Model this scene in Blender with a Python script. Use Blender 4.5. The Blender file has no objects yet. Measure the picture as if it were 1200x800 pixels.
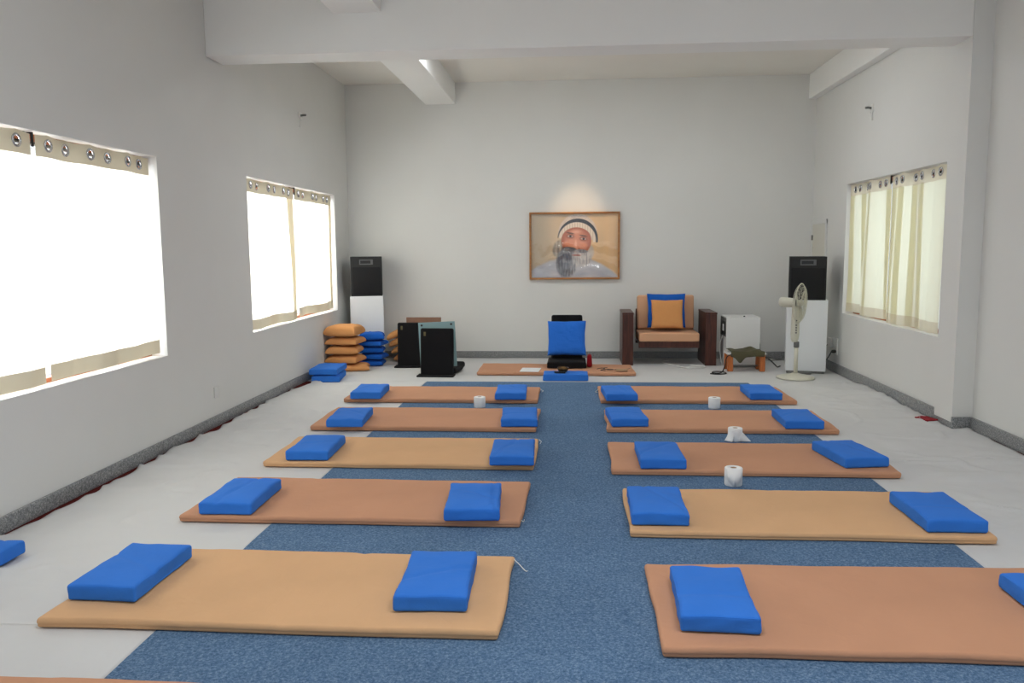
import bpy, bmesh, math, random
from mathutils import Vector, Matrix, noise, Euler
random.seed(7)
sc = bpy.context.scene
COL = sc.collection
PI = math.pi

# ------------------------------------------------------------------ basics
def lin(c):
    c = c / 255.0
    return c / 12.92 if c <= 0.04045 else ((c + 0.055) / 1.055) ** 2.4
def rgb(r, g, b):
    return (lin(r), lin(g), lin(b), 1.0)

def obj(name, bm, mat, parent=None, smooth=True, loc=None, rot=None):
    me = bpy.data.meshes.new(name)
    bmesh.ops.recalc_face_normals(bm, faces=bm.faces[:])
    bm.to_mesh(me); bm.free()
    for p in me.polygons: p.use_smooth = smooth
    mats = mat if isinstance(mat, (list, tuple)) else [mat]
    for m in mats: me.materials.append(m)
    o = bpy.data.objects.new(name, me); COL.objects.link(o)
    if parent: o.parent = parent
    if loc is not None: o.location = loc
    if rot is not None: o.rotation_euler = rot
    return o

def tag(o, label, cat, group=None, kind=None):
    o['label'] = label; o['category'] = cat
    if group: o['group'] = group
    if kind: o['kind'] = kind
    return o

def thing(name, label, cat, loc=(0, 0, 0), rz=0.0, group=None):
    o = bpy.data.objects.new(name, None); COL.objects.link(o)
    o.location = loc; o.rotation_euler = (0, 0, rz); o.empty_display_size = .05
    return tag(o, label, cat, group)

def struct(name, bm, mat, label=None, cat=None, parent=None, smooth=False):
    o = obj(name, bm, mat, parent, smooth)
    if parent is None:
        o['kind'] = 'structure'
        if label: o['label'] = label; o['category'] = cat
    return o

# ------------------------------------------------------------------ mesh helpers
def bx(bm, x0, x1, y0, y1, z0, z1, bev=0.0, seg=2, mi=0):
    b2 = bmesh.new()
    v = [b2.verts.new((x, y, z)) for z in (z0, z1) for y in (y0, y1) for x in (x0, x1)]
    for f in ((0, 2, 3, 1), (4, 5, 7, 6), (0, 1, 5, 4), (1, 3, 7, 5), (3, 2, 6, 7), (2, 0, 4, 6)):
        b2.faces.new([v[i] for i in f])
    if bev > 0:
        bmesh.ops.bevel(b2, geom=b2.edges[:], offset=bev, segments=seg, affect='EDGES', profile=.5)
    for f in b2.faces: f.material_index = mi
    merge(bm, b2)
    return bm

def merge(bm, b2, mat=None):
    m = {}
    for v in b2.verts:
        m[v] = bm.verts.new(mat @ v.co if mat else v.co)
    for f in b2.faces:
        try:
            nf = bm.faces.new([m[v] for v in f.verts]); nf.material_index = f.material_index
        except ValueError:
            pass
    b2.free()

def tube(bm, pts, r, n=8, closed=False):
    """a round tube through the given points"""
    P = [Vector(p) for p in pts]; rings = []
    N = len(P); prev = None
    for i, p in enumerate(P):
        a = P[i - 1] if (i > 0 or closed) else P[i]
        b = P[(i + 1) % N] if (i < N - 1 or closed) else P[i]
        t = (b - a).normalized()
        if prev is None:
            u = t.orthogonal().normalized()
        else:
            u = (prev - t * prev.dot(t))
            u = u.normalized() if u.length > 1e-6 else t.orthogonal().normalized()
        prev = u; w = t.cross(u)
        rr = r[i] if isinstance(r, (list, tuple)) else r
        rings.append([bm.verts.new(p + u * (rr * math.cos(2 * PI * k / n)) + w * (rr * math.sin(2 * PI * k / n))) for k in range(n)])
    M = N if closed else N - 1
    for i in range(M):
        A, B = rings[i], rings[(i + 1) % N]
        for k in range(n):
            bm.faces.new((A[k], A[(k + 1) % n], B[(k + 1) % n], B[k]))
    if not closed:
        bm.faces.new(rings[0][::-1]); bm.faces.new(rings[-1])
    return bm

def spline(pts, k=8):
    """Catmull-Rom through points"""
    P = [Vector(p) for p in pts]; out = []
    for i in range(len(P) - 1):
        p0 = P[max(i - 1, 0)]; p1 = P[i]; p2 = P[i + 1]; p3 = P[min(i + 2, len(P) - 1)]
        for s in range(k):
            t = s / k
            out.append(0.5 * ((2 * p1) + (p2 - p0) * t + (2 * p0 - 5 * p1 + 4 * p2 - p3) * t * t + (3 * p1 - p0 - 3 * p2 + p3) * t ** 3))
    out.append(P[-1])
    return out

def lathe(bm, prof, n=32, cx=0, cy=0, cap=True, M=None):
    rings = []
    for (r, z) in prof:
        ring = []
        for k in range(n):
            p = Vector((cx + r * math.cos(2 * PI * k / n), cy + r * math.sin(2 * PI * k / n), z))
            ring.append(bm.verts.new(M @ p if M else p))
        rings.append(ring)
    for A, B in zip(rings, rings[1:]):
        for k in range(n):
            bm.faces.new((A[k], A[(k + 1) % n], B[(k + 1) % n], B[k]))
    if cap:
        bm.faces.new(rings[0][::-1]); bm.faces.new(rings[-1])
    return bm

def axis_coords(L, r, n, k=4):
    h = L / 2
    a = [-h + r * (i / k) ** 1.0 for i in range(k)]
    inner = [-(h - r) + (2 * (h - r)) * i / n for i in range(n + 1)]
    return a + inner + [-x for x in a[::-1]]

def rbox(w, d, h, r, n=(10, 10, 2), fn=None, rz=None):
    """rounded slab, bottom at z=0, centred in x,y; fn(co)->co shapes it"""
    rz = rz or r
    xs, ys, zs = axis_coords(w, r, n[0]), axis_coords(d, r, n[1]), axis_coords(h, rz, n[2])
    bm = bmesh.new(); V = {}
    X, Y, Zn = len(xs) - 1, len(ys) - 1, len(zs) - 1
    def vert(i, j, k):
        key = (i, j, k)
        if key in V: return V[key]
        p = Vector((xs[i], ys[j], zs[k]))
        q = Vector((max(-(w / 2 - r), min(w / 2 - r, p.x)), max(-(d / 2 - r), min(d / 2 - r, p.y)), max(-(h / 2 - rz), min(h / 2 - rz, p.z))))
        e = Vector(((p.x - q.x) / r, (p.y - q.y) / r, (p.z - q.z) / rz))
        if e.length > 1e-6:
            # cube -> sphere mapping keeps spacing even
            m = max(abs(e.x), abs(e.y), abs(e.z))
            e = Vector((math.tan(e.x * PI / 4), math.tan(e.y * PI / 4), math.tan(e.z * PI / 4)))
            e = e.normalized() * m if m > 0 else e
            p = q + Vector((e.x * r, e.y * r, e.z * rz))
        p.z += h / 2
        if fn: p = fn(p)
        V[key] = bm.verts.new(p); return V[key]
    def quad(a, b, c, dd):
        bm.faces.new((a, b, c, dd))
    for i in range(X):
        for j in range(Y):
            quad(vert(i, j, 0), vert(i, j + 1, 0), vert(i + 1, j + 1, 0), vert(i + 1, j, 0))
            quad(vert(i, j, Zn), vert(i + 1, j, Zn), vert(i + 1, j + 1, Zn), vert(i, j + 1, Zn))
    for i in range(X):
        for k in range(Zn):
            quad(vert(i, 0, k), vert(i + 1, 0, k), vert(i + 1, 0, k + 1), vert(i, 0, k + 1))
            quad(vert(i, Y, k), vert(i, Y, k + 1), vert(i + 1, Y, k + 1), vert(i + 1, Y, k))
    for j in range(Y):
        for k in range(Zn):
            quad(vert(0, j, k), vert(0, j, k + 1), vert(0, j + 1, k + 1), vert(0, j + 1, k))
            quad(vert(X, j, k), vert(X, j + 1, k), vert(X, j + 1, k + 1), vert(X, j, k + 1))
    return bm

def nz(x, y, z=0.0): return noise.noise(Vector((x, y, z)))

# ------------------------------------------------------------------ materials
def mat(name, col, rough=.6, metal=0.0, spec=.5, vary=0.0, vscale=3.0, bump=0.0, bscale=200.0, sheen=0.0, col2=None, stretch=None, coat=0.0):
    m = bpy.data.materials.new(name); m.use_nodes = True
    nt = m.node_tree; b = nt.nodes['Principled BSDF']
    b.inputs['Base Color'].default_value = col
    b.inputs['Roughness'].default_value = rough; b.inputs['Metallic'].default_value = metal
    b.inputs['Specular IOR Level'].default_value = spec
    if sheen: b.inputs['Sheen Weight'].default_value = sheen
    if coat: b.inputs['Coat Weight'].default_value = coat; b.inputs['Coat Roughness'].default_value = .15
    tc = nt.nodes.new('ShaderNodeTexCoord'); src = tc.outputs['Object']
    if stretch:
        mp = nt.nodes.new('ShaderNodeMapping'); mp.inputs['Scale'].default_value = stretch
        nt.links.new(src, mp.inputs['Vector']); src = mp.outputs['Vector']
    if vary or col2:
        n = nt.nodes.new('ShaderNodeTexNoise'); n.inputs['Scale'].default_value = vscale; n.inputs['Detail'].default_value = 5
        nt.links.new(src, n.inputs['Vector'])
        r = nt.nodes.new('ShaderNodeValToRGB')
        c2 = col2 or tuple(min(1, c * (1 - vary)) for c in col[:3]) + (1,)
        c1 = col if col2 else tuple(min(1, c * (1 + vary)) for c in col[:3]) + (1,)
        r.color_ramp.elements[0].position = .36; r.color_ramp.elements[1].position = .64
        r.color_ramp.elements[0].color = c2; r.color_ramp.elements[1].color = c1
        nt.links.new(n.outputs['Fac'], r.inputs['Fac']); nt.links.new(r.outputs['Color'], b.inputs['Base Color'])
    if bump:
        n2 = nt.nodes.new('ShaderNodeTexNoise'); n2.inputs['Scale'].default_value = bscale; n2.inputs['Detail'].default_value = 4
        nt.links.new(src, n2.inputs['Vector'])
        bp = nt.nodes.new('ShaderNodeBump'); bp.inputs['Strength'].default_value = bump; bp.inputs['Distance'].default_value = .004
        nt.links.new(n2.outputs['Fac'], bp.inputs['Height']); nt.links.new(bp.outputs['Normal'], b.inputs['Normal'])
    return m

def cloth(name, col, vary=.05, weave=260., wr=9.0, wrs=.35):
    """woven cotton: a fine weave and soft creases in the bump, slight fading in the dye"""
    m = bpy.data.materials.new(name); m.use_nodes = True
    nt = m.node_tree; b = nt.nodes['Principled BSDF']; L = nt.links.new
    b.inputs['Roughness'].default_value = .92; b.inputs['Specular IOR Level'].default_value = .15
    b.inputs['Sheen Weight'].default_value = .03; b.inputs['Sheen Roughness'].default_value = .6
    tc = nt.nodes.new('ShaderNodeTexCoord')
    n = nt.nodes.new('ShaderNodeTexNoise'); n.inputs['Scale'].default_value = 2.2; n.inputs['Detail'].default_value = 6
    L(tc.outputs['Object'], n.inputs['Vector'])
    r = nt.nodes.new('ShaderNodeValToRGB'); r.color_ramp.elements[0].position = .3; r.color_ramp.elements[1].position = .7
    r.color_ramp.elements[0].color = tuple(c * (1 - vary) for c in col[:3]) + (1,)
    r.color_ramp.elements[1].color = tuple(min(1, c * (1 + vary)) for c in col[:3]) + (1,)
    L(n.outputs['Fac'], r.inputs['Fac']); L(r.outputs['Color'], b.inputs['Base Color'])
    wn = nt.nodes.new('ShaderNodeTexNoise'); wn.inputs['Scale'].default_value = wr; wn.inputs['Detail'].default_value = 3
    wn.inputs['Distortion'].default_value = 1.2
    L(tc.outputs['Object'], wn.inputs['Vector'])
    fine = nt.nodes.new('ShaderNodeTexNoise'); fine.inputs['Scale'].default_value = weave; fine.inputs['Detail'].default_value = 2
    L(tc.outputs['Object'], fine.inputs['Vector'])
    b1 = nt.nodes.new('ShaderNodeBump'); b1.inputs['Strength'].default_value = wrs; b1.inputs['Distance'].default_value = .01
    b2 = nt.nodes.new('ShaderNodeBump'); b2.inputs['Strength'].default_value = .25; b2.inputs['Distance'].default_value = .001
    L(wn.outputs['Fac'], b1.inputs['Height']); L(fine.outputs['Fac'], b2.inputs['Height']); L(b1.outputs['Normal'], b2.inputs['Normal'])
    L(b2.outputs['Normal'], b.inputs['Normal'])
    return m

M_wall = mat('white_wall_paint', rgb(221, 221, 218), .75, spec=.25, vary=.012, vscale=1.3, bump=.12, bscale=18)
M_ceil = mat('white_ceiling_paint', rgb(234, 231, 224), .8, spec=.2, vary=.012, vscale=1.5)
M_beam = mat('white_beam_paint', rgb(238, 238, 236), .7, spec=.25, vary=.012, vscale=1.1, bump=.1, bscale=14)
M_floor = mat('dark_red_floor_carpet', rgb(92, 34, 32), .95, spec=.1, vary=.25, vscale=60, bump=.4, bscale=250)
M_sheet = cloth('white_cotton_sheet', rgb(205, 205, 205), .02, 300, 4.0, .55)
M_terra = cloth('terracotta_cotton', rgb(196, 145, 114), .045)
M_yellow = cloth('mustard_cotton', rgb(213, 169, 127), .045)
M_orange = cloth('orange_cotton', rgb(212, 150, 94), .05, 260, 14, .5)
M_blue = cloth('royal_blue_cotton', rgb(52, 118, 210), .05, 260, 12, .3)
M_bluep = cloth('deep_blue_cotton', rgb(26, 92, 186), .06, 260, 14, .5)
M_peach = cloth('peach_upholstery', rgb(212, 164, 130), .03, 260, 7, .2)
M_olive = cloth('olive_cloth', rgb(86, 82, 62), .15, 260, 16, .6)
M_red = cloth('dark_red_cloth', rgb(140, 22, 32), .1)
M_black = cloth('black_nylon', rgb(22, 21, 23), .1, 200, 12, .2)
M_speaker = mat('black_speaker_vinyl', rgb(26, 26, 27), .55, spec=.4, bump=.3, bscale=300)
M_grille = mat('black_speaker_grille_cloth', rgb(34, 34, 36), .85, spec=.2, vary=.12, vscale=500, bump=.4, bscale=600)
M_bezel = mat('grey_horn_bezel', rgb(92, 92, 94), .4, spec=.5, vary=.05)
M_dark = mat('black_plastic', rgb(14, 14, 15), .4, vary=.05)
M_white_lam = mat('white_laminate', rgb(226, 229, 232), .28, spec=.5, vary=.01)
M_whitebox = mat('white_enamel', rgb(222, 222, 220), .4, spec=.45, vary=.012)
M_cream = mat('cream_plastic', rgb(205, 203, 188), .42, spec=.45, vary=.015)
M_greyp = mat('grey_plastic', rgb(110, 110, 108), .5, vary=.03)
M_teal = mat('teal_grey_board', rgb(128, 156, 160), .5, spec=.4, vary=.03)
M_brown = mat('brown_board', rgb(134, 98, 78), .6, vary=.08, vscale=10)
M_wood = mat('dark_walnut', rgb(86, 48, 38), .4, spec=.35, col2=rgb(60, 33, 27), vscale=5, stretch=(9, 9, .9), bump=.08, bscale=30, coat=.08)
M_stool = mat('orange_stained_wood', rgb(190, 110, 56), .45, spec=.4, col2=rgb(168, 90, 44), vscale=6, stretch=(8, 8, 1), bump=.08, bscale=30)
M_frame = mat('golden_brown_picture_frame', rgb(176, 120, 62), .4, col2=rgb(146, 94, 46), vscale=7, stretch=(1, 8, 8))
M_winwood = mat('orange_brown_window_wood', rgb(186, 108, 62), .5, col2=rgb(150, 80, 44), vscale=6, stretch=(8, 1, 1))
M_rod = mat('black_curtain_rod', rgb(24, 22, 22), .35, metal=.3, vary=.03)
M_chrome = mat('chrome_grommet', rgb(190, 190, 192), .18, metal=1.0, vary=.01)
M_paper = mat('white_tissue_paper', rgb(240, 240, 240), .9, spec=.1, bump=.3, bscale=90, vary=.01)
M_card = mat('brown_card', rgb(170, 140, 110), .85, vary=.04)
M_cable = mat('black_cable', rgb(24, 24, 26), .5, vary=.04)
M_cablew = mat('white_cable', rgb(226, 226, 222), .5, vary=.02)
M_brass = mat('aged_bronze', rgb(112, 84, 46), .38, metal=.75, col2=rgb(58, 42, 28), vscale=18)
M_plate = mat('white_switch_plate', rgb(228, 228, 224), .4, vary=.01)
M_thread = mat('white_thread', rgb(232, 232, 228), .9, vary=.02)
M_metal = mat('grey_steel', rgb(128, 128, 126), .4, metal=.7, vary=.04)
M_door = mat('cream_cupboard_paint', rgb(212, 209, 198), .5, vary=.015)
M_logo = mat('faded_gold_print', rgb(92, 82, 46), .7, vary=.1, vscale=50)
M_page = mat('white_paper_sheet', rgb(236, 236, 236), .8, vary=.01)

def granite():
    m = bpy.data.materials.new('grey_granite'); m.use_nodes = True
    nt = m.node_tree; b = nt.nodes['Principled BSDF']; L = nt.links.new
    b.inputs['Roughness'].default_value = .3
    tc = nt.nodes.new('ShaderNodeTexCoord')
    n = nt.nodes.new('ShaderNodeTexNoise'); n.inputs['Scale'].default_value = 95; n.inputs['Detail'].default_value = 6; n.inputs['Roughness'].default_value = .75
    L(tc.outputs['Object'], n.inputs['Vector'])
    r = nt.nodes.new('ShaderNodeValToRGB'); e = r.color_ramp.elements
    e[0].position = .34; e[0].color = rgb(66, 68, 72); e[1].position = .66; e[1].color = rgb(190, 190, 188)
    mid = e.new(.5); mid.color = rgb(128, 130, 132)
    L(n.outputs['Fac'], r.inputs['Fac']); L(r.outputs['Color'], b.inputs['Base Color'])
    return m
M_granite = granite()

def carpet():
    m = bpy.data.materials.new('blue_loop_carpet'); m.use_nodes = True
    nt = m.node_tree; b = nt.nodes['Principled BSDF']; L = nt.links.new
    b.inputs['Roughness'].default_value = .95; b.inputs['Specular IOR Level'].default_value = .1
    tc = nt.nodes.new('ShaderNodeTexCoord')
    n = nt.nodes.new('ShaderNodeTexNoise'); n.inputs['Scale'].default_value = 85; n.inputs['Detail'].default_value = 4; n.inputs['Roughness'].default_value = .8
    L(tc.outputs['Object'], n.inputs['Vector'])
    r = nt.nodes.new('ShaderNodeValToRGB'); e = r.color_ramp.elements
    e[0].position = .3; e[0].color = rgb(54, 80, 110); e[1].position = .72; e[1].color = rgb(136, 158, 182)
    mid = e.new(.5); mid.color = rgb(87, 115, 147)
    L(n.outputs['Fac'], r.inputs['Fac'])
    big = nt.nodes.new('ShaderNodeTexNoise'); big.inputs['Scale'].default_value = 1.6; big.inputs['Detail'].default_value = 4
    L(tc.outputs['Object'], big.inputs['Vector'])
    hs = nt.nodes.new('ShaderNodeHueSaturation'); mp = nt.nodes.new('ShaderNodeMapRange')
    mp.inputs['From Min'].default_value = .3; mp.inputs['From Max'].default_value = .7; mp.inputs['To Min'].default_value = .92; mp.inputs['To Max'].default_value = 1.08
    L(big.outputs['Fac'], mp.inputs['Value']); L(mp.outputs['Result'], hs.inputs['Value'])
    L(r.outputs['Color'], hs.inputs['Color']); L(hs.outputs['Color'], b.inputs['Base Color'])
    bp = nt.nodes.new('ShaderNodeBump'); bp.inputs['Strength'].default_value = .6; bp.inputs['Distance'].default_value = .004
    L(n.outputs['Fac'], bp.inputs['Height']); L(bp.outputs['Normal'], b.inputs['Normal'])
    return m
M_carpet = carpet()

def curtain_mat(name, col, trans):
    m = bpy.data.materials.new(name); m.use_nodes = True
    nt = m.node_tree; nt.nodes.clear(); L = nt.links.new
    out = nt.nodes.new('ShaderNodeOutputMaterial'); mx = nt.nodes.new('ShaderNodeMixShader')
    d = nt.nodes.new('ShaderNodeBsdfDiffuse'); t = nt.nodes.new('ShaderNodeBsdfTranslucent')
    tc = nt.nodes.new('ShaderNodeTexCoord')
    n = nt.nodes.new('ShaderNodeTexNoise'); n.inputs['Scale'].default_value = 6; n.inputs['Detail'].default_value = 5
    L(tc.outputs['Object'], n.inputs['Vector'])
    r = nt.nodes.new('ShaderNodeValToRGB'); r.color_ramp.elements[0].color = tuple(c * .96 for c in col[:3]) + (1,); r.color_ramp.elements[1].color = col
    L(n.outputs['Fac'], r.inputs['Fac']); L(r.outputs['Color'], d.inputs['Color']); L(r.outputs['Color'], t.inputs['Color'])
    mx.inputs['Fac'].default_value = trans
    L(d.outputs[0], mx.inputs[1]); L(t.outputs[0], mx.inputs[2]); L(mx.outputs[0], out.inputs[0])
    return m
M_cur = curtain_mat('cream_cotton_curtain', rgb(246, 242, 228), .5)
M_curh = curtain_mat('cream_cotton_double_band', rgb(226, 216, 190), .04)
M_cur2 = curtain_mat('cream_cotton_folded_layer', rgb(236, 226, 200), .14)
M_curr2 = curtain_mat('cream_folded_layer', rgb(240, 232, 190), .4)
M_curr = curtain_mat('pale_green_cream_curtain', rgb(240, 240, 222), .5)
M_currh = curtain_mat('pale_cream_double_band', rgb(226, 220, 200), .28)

def glass_mat(name, gloss, rough, tint=(1, 1, 1, 1)):
    m = bpy.data.materials.new(name); m.use_nodes = True
    nt = m.node_tree; nt.nodes.clear(); L = nt.links.new
    out = nt.nodes.new('ShaderNodeOutputMaterial'); mx = nt.nodes.new('ShaderNodeMixShader')
    t = nt.nodes.new('ShaderNodeBsdfTransparent'); g = nt.nodes.new('ShaderNodeBsdfGlossy')
    t.inputs['Color'].default_value = tint; g.inputs['Roughness'].default_value = rough
    lw = nt.nodes.new('ShaderNodeLayerWeight'); lw.inputs['Blend'].default_value = .3
    mr = nt.nodes.new('ShaderNodeMapRange'); mr.inputs['To Min'].default_value = gloss; mr.inputs['To Max'].default_value = min(1, gloss + .4)
    L(lw.outputs['Fresnel'], mr.inputs['Value']); L(mr.outputs['Result'], mx.inputs['Fac'])
    L(t.outputs[0], mx.inputs[1]); L(g.outputs[0], mx.inputs[2]); L(mx.outputs[0], out.inputs[0])
    return m
M_glass = glass_mat('window_glass', .04, .02, (.97, .98, .98, 1))
M_film = glass_mat('clear_plastic_film', .07, .12)

# ------------------------------------------------------------------ camera (measured from the photograph)
pitch, yaw, roll, F = .116, .076, .008, 950.0
fw = Vector((-math.sin(yaw) * math.cos(pitch), math.cos(yaw) * math.cos(pitch), -math.sin(pitch)))
rt = Vector((math.cos(yaw), math.sin(yaw), 0)); up = rt.cross(fw)
c_, s_ = math.cos(roll), math.sin(roll)
r2 = rt * c_ - up * s_; u2 = rt * s_ + up * c_
cam = bpy.data.cameras.new('camera'); co = bpy.data.objects.new('camera', cam); COL.objects.link(co)
cam.sensor_width = 36; cam.lens = 36 * F / 1200; cam.clip_start = .05
Mx = Matrix((r2, u2, -fw)).transposed().to_4x4(); Mx.translation = (0, 0, 1.6)
co.matrix_world = Mx
sc.camera = co

# ------------------------------------------------------------------ room
XL, XR, XN, YB, YF, ZC = -3.245, 3.31, 3.452, 11.64, -2.6, 3.9
TH = .22
BY0, BY1, BZ = 7.19, 7.54, 3.295         # the main cross beam
CX = 3.282                                 # face of the column under it
ZS, ZH = .756, 2.323                       # window sill and head

bm = bmesh.new(); bx(bm, XL - TH, XN + TH, YF, YB + TH, -.12, 0)
struct('floor', bm, M_floor, 'dark red carpeted floor under the sheets', 'floor')
bm = bmesh.new(); bx(bm, XL - TH, XN + TH, YF, YB + TH, ZC, ZC + .15)
struct('ceiling', bm, M_ceil, 'flat white ceiling', 'ceiling')
bm = bmesh.new(); bx(bm, XL - TH, XN + TH, YB, YB + TH, 0, ZC)
struct('wall_back', bm, M_wall, 'white back wall carrying the framed portrait', 'wall')

def wall_with_holes(bm, x0, x1, y0, y1, holes):
    """wall slab in the YZ plane with rectangular openings (ya, yb, za, zb)"""
    y = y0
    for (a, b, za, zb) in sorted(holes):
        bx(bm, x0, x1, y, a, 0, ZC); bx(bm, x0, x1, a, b, 0, za); bx(bm, x0, x1, a, b, zb, ZC); y = b
    bx(bm, x0, x1, y, y1, 0, ZC)
WL = [(3.232, 6.224, ZS, ZH), (7.976, 10.969, ZS, ZH)]
WR = [(7.60, 10.258, ZS, ZH)]
WRn = []
bm = bmesh.new(); wall_with_holes(bm, XL - TH, XL, YF, YB, WL)
struct('wall_left', bm, M_wall, 'long white left wall with curtained windows', 'wall')
bm = bmesh.new(); wall_with_holes(bm, XR, XR + TH + .14, BY1, YB, WR)
bx(bm, CX, XR + TH + .14, BY0, BY1, 0, ZC)
wall_with_holes(bm, XN, XN + TH, YF, BY0, WRn)
struct('wall_right', bm, M_wall, 'white right wall with column and curtained window', 'wall')

# beams
bm = bmesh.new(); bx(bm, XL, CX, BY0, BY1, BZ, ZC, .006); bx(bm, CX, XN, BY0 + .001, BY1, BZ, ZC, .004)
struct('trim_1', bm, M_beam, 'wide white ceiling beam crossing the hall', 'beam')
bm = bmesh.new(); bx(bm, -2.085, -1.66, BY1, YB, 3.605, ZC, .006)
struct('trim_2', bm, M_beam, 'short white ceiling beam running to the back wall', 'beam')
bm = bmesh.new(); bx(bm, -2.085, -1.66, YF, BY0, 3.625, ZC, .006)
struct('trim_3', bm, M_beam, 'white ceiling beam nearest the camera above the front beam', 'beam')
bm = bmesh.new(); bx(bm, 3.2, XR, BY1, YB, 3.57, ZC, .006)
struct('trim_4', bm, M_beam, 'white ceiling beam along the right wall', 'beam')

# baseboards
def skirt(name, label, boxes):
    bm = bmesh.new()
    for b in boxes: bx(bm, *b, .003, 1)
    struct(name, bm, M_granite, label, 'baseboard')
skirt('baseboard_left', 'grey granite skirting along the left wall', [(XL, XL + .018, YF, YB, 0, .10)])
skirt('baseboard_back', 'grey granite skirting along the back wall', [(XL + .018, XR - .03, YB - .018, YB, 0, .10)])
skirt('baseboard_right', 'grey granite skirting along the right wall', [
    (XR - .03, XR, BY1, YB, 0, .11), (CX - .008, CX, BY0, BY1 - .002, 0, .055),
    (CX - .008, XN - .03, BY0 - .03, BY0, 0, .105), (XN - .03, XN, YF, BY0 - .0005, 0, .105)])

# windows: frame, mullions and panes stand outside the curtains
def window(name, x_in, x_out, y0, y1, npan, label):
    o = bpy.data.objects.new(name, None); COL.objects.link(o); o.location = ((x_in + x_out) / 2, (y0 + y1) / 2, ZS)
    o['kind'] = 'structure'; o['label'] = label; o['category'] = 'window'
    L = Matrix.Translation(-o.location)
    s = 1 if x_out > x_in else -1
    xa = x_out - s * .09; xb = x_out - s * .02
    xa, xb = min(xa, xb), max(xa, xb)
    bm = bmesh.new(); t = .055
    bx(bm, xa, xb, y0, y1, ZS, ZS + .03); bx(bm, xa, xb, y0, y1, ZH - t, ZH)
    for k in range(npan + 1):
        yy = y0 + (y1 - y0 - t) * k / npan
        bx(bm, xa, xb, yy, yy + t, ZS + .03, ZH - t)
    bmesh.ops.transform(bm, matrix=L, verts=bm.verts)
    f = obj('window_frame', bm, M_winwood, o, False)
    for k in range(npan):
        ya = y0 + (y1 - y0 - t) * k / npan + t; yb = y0 + (y1 - y0 - t) * (k + 1) / npan
        bm = bmesh.new(); xm = (xa + xb) / 2
        bx(bm, xm - .003, xm + .003, ya, yb, ZS + .03, ZH - t)
        bmesh.ops.transform(bm, matrix=L, verts=bm.verts)
        obj('window_pane', bm, M_glass, o, False)
    return o
window('window_1', XL, XL - TH, WL[0][0], WL[0][1], 4, 'large left wall window nearest the camera, brightly lit')
window('window_2', XL, XL - TH, WL[1][0], WL[1][1], 4, 'left wall window near the back corner')
window('window_3', XR, XR + TH, WR[0][0], WR[0][1], 4, 'right wall window beside the column')

# narrow cupboard door on the right wall, behind the speaker
d = bpy.data.objects.new('door_1', None); COL.objects.link(d); d.location = (XR, 11.3, 0)
d['kind'] = 'structure'; d['label'] = 'narrow pale door in the right wall behind the speaker'; d['category'] = 'door'
bm = bmesh.new(); bx(bm, -.012, 0, -.29, .29, 0.02, 1.875, .002); obj('door_leaf', bm, M_door, d, False)
bm = bmesh.new()
bx(bm, -.02, 0, -.335, -.29, 0, 1.92, .003); bx(bm, -.02, 0, .29, .335, 0, 1.92, .003); bx(bm, -.022, 0, -.335, .335, 1.875, 1.935, .003)
obj('door_frame', bm, M_wall, d, False)
bm = bmesh.new(); bx(bm, -.035, -.012, .255, .275, 1.66, 1.73, .004); obj('door_handle', bm, M_metal, d, True)

# ------------------------------------------------------------------ floor coverings
CL, CR, CYF, CYB = -1.754, 2.03, .6, 9.5
bm = bmesh.new()
nx, ny = 8, 60
rows = []
for j in range(ny + 1):
    y = CYF + (CYB - CYF) * j / ny; row = []
    for i in range(nx + 1):
        x = CL + (CR - CL) * i / nx
        e = .012 * nz(y * 1.3, 3.1 if i == 0 else 8.2) if i in (0, nx) else 0
        row.append((x + e, y + (.008 * nz(x * 2, 5) if j == ny else 0)))
    rows.append(row)
for z in (0.001, .008):
    pass
vt = [[bm.verts.new((x, y, .008)) for (x, y) in r] for r in rows]
vb = [[bm.verts.new((x, y, .0012)) for (x, y) in r] for r in rows]
for j in range(ny):
    for i in range(nx):
        bm.faces.new((vt[j][i], vt[j][i + 1], vt[j + 1][i + 1], vt[j + 1][i])); bm.faces.new((vb[j][i], vb[j + 1][i], vb[j + 1][i + 1], vb[j][i + 1]))
    bm.faces.new((vt[j][0], vt[j + 1][0], vb[j + 1][0], vb[j][0])); bm.faces.new((vt[j][nx], vb[j][nx], vb[j + 1][nx], vt[j + 1][nx]))
for i in range(nx):
    bm.faces.new((vt[0][i], vb[0][i], vb[0][i + 1], vt[0][i + 1])); bm.faces.new((vt[ny][i], vt[ny][i + 1], vb[ny][i + 1], vb[ny][i]))
tag(obj('carpet', bm, M_carpet, None, False), 'blue speckled carpet down the middle of the hall', 'carpet')

def smooth(a, b, x):
    t = max(0, min(1, (x - a) / (b - a))); return t * t * (3 - 2 * t)

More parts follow.
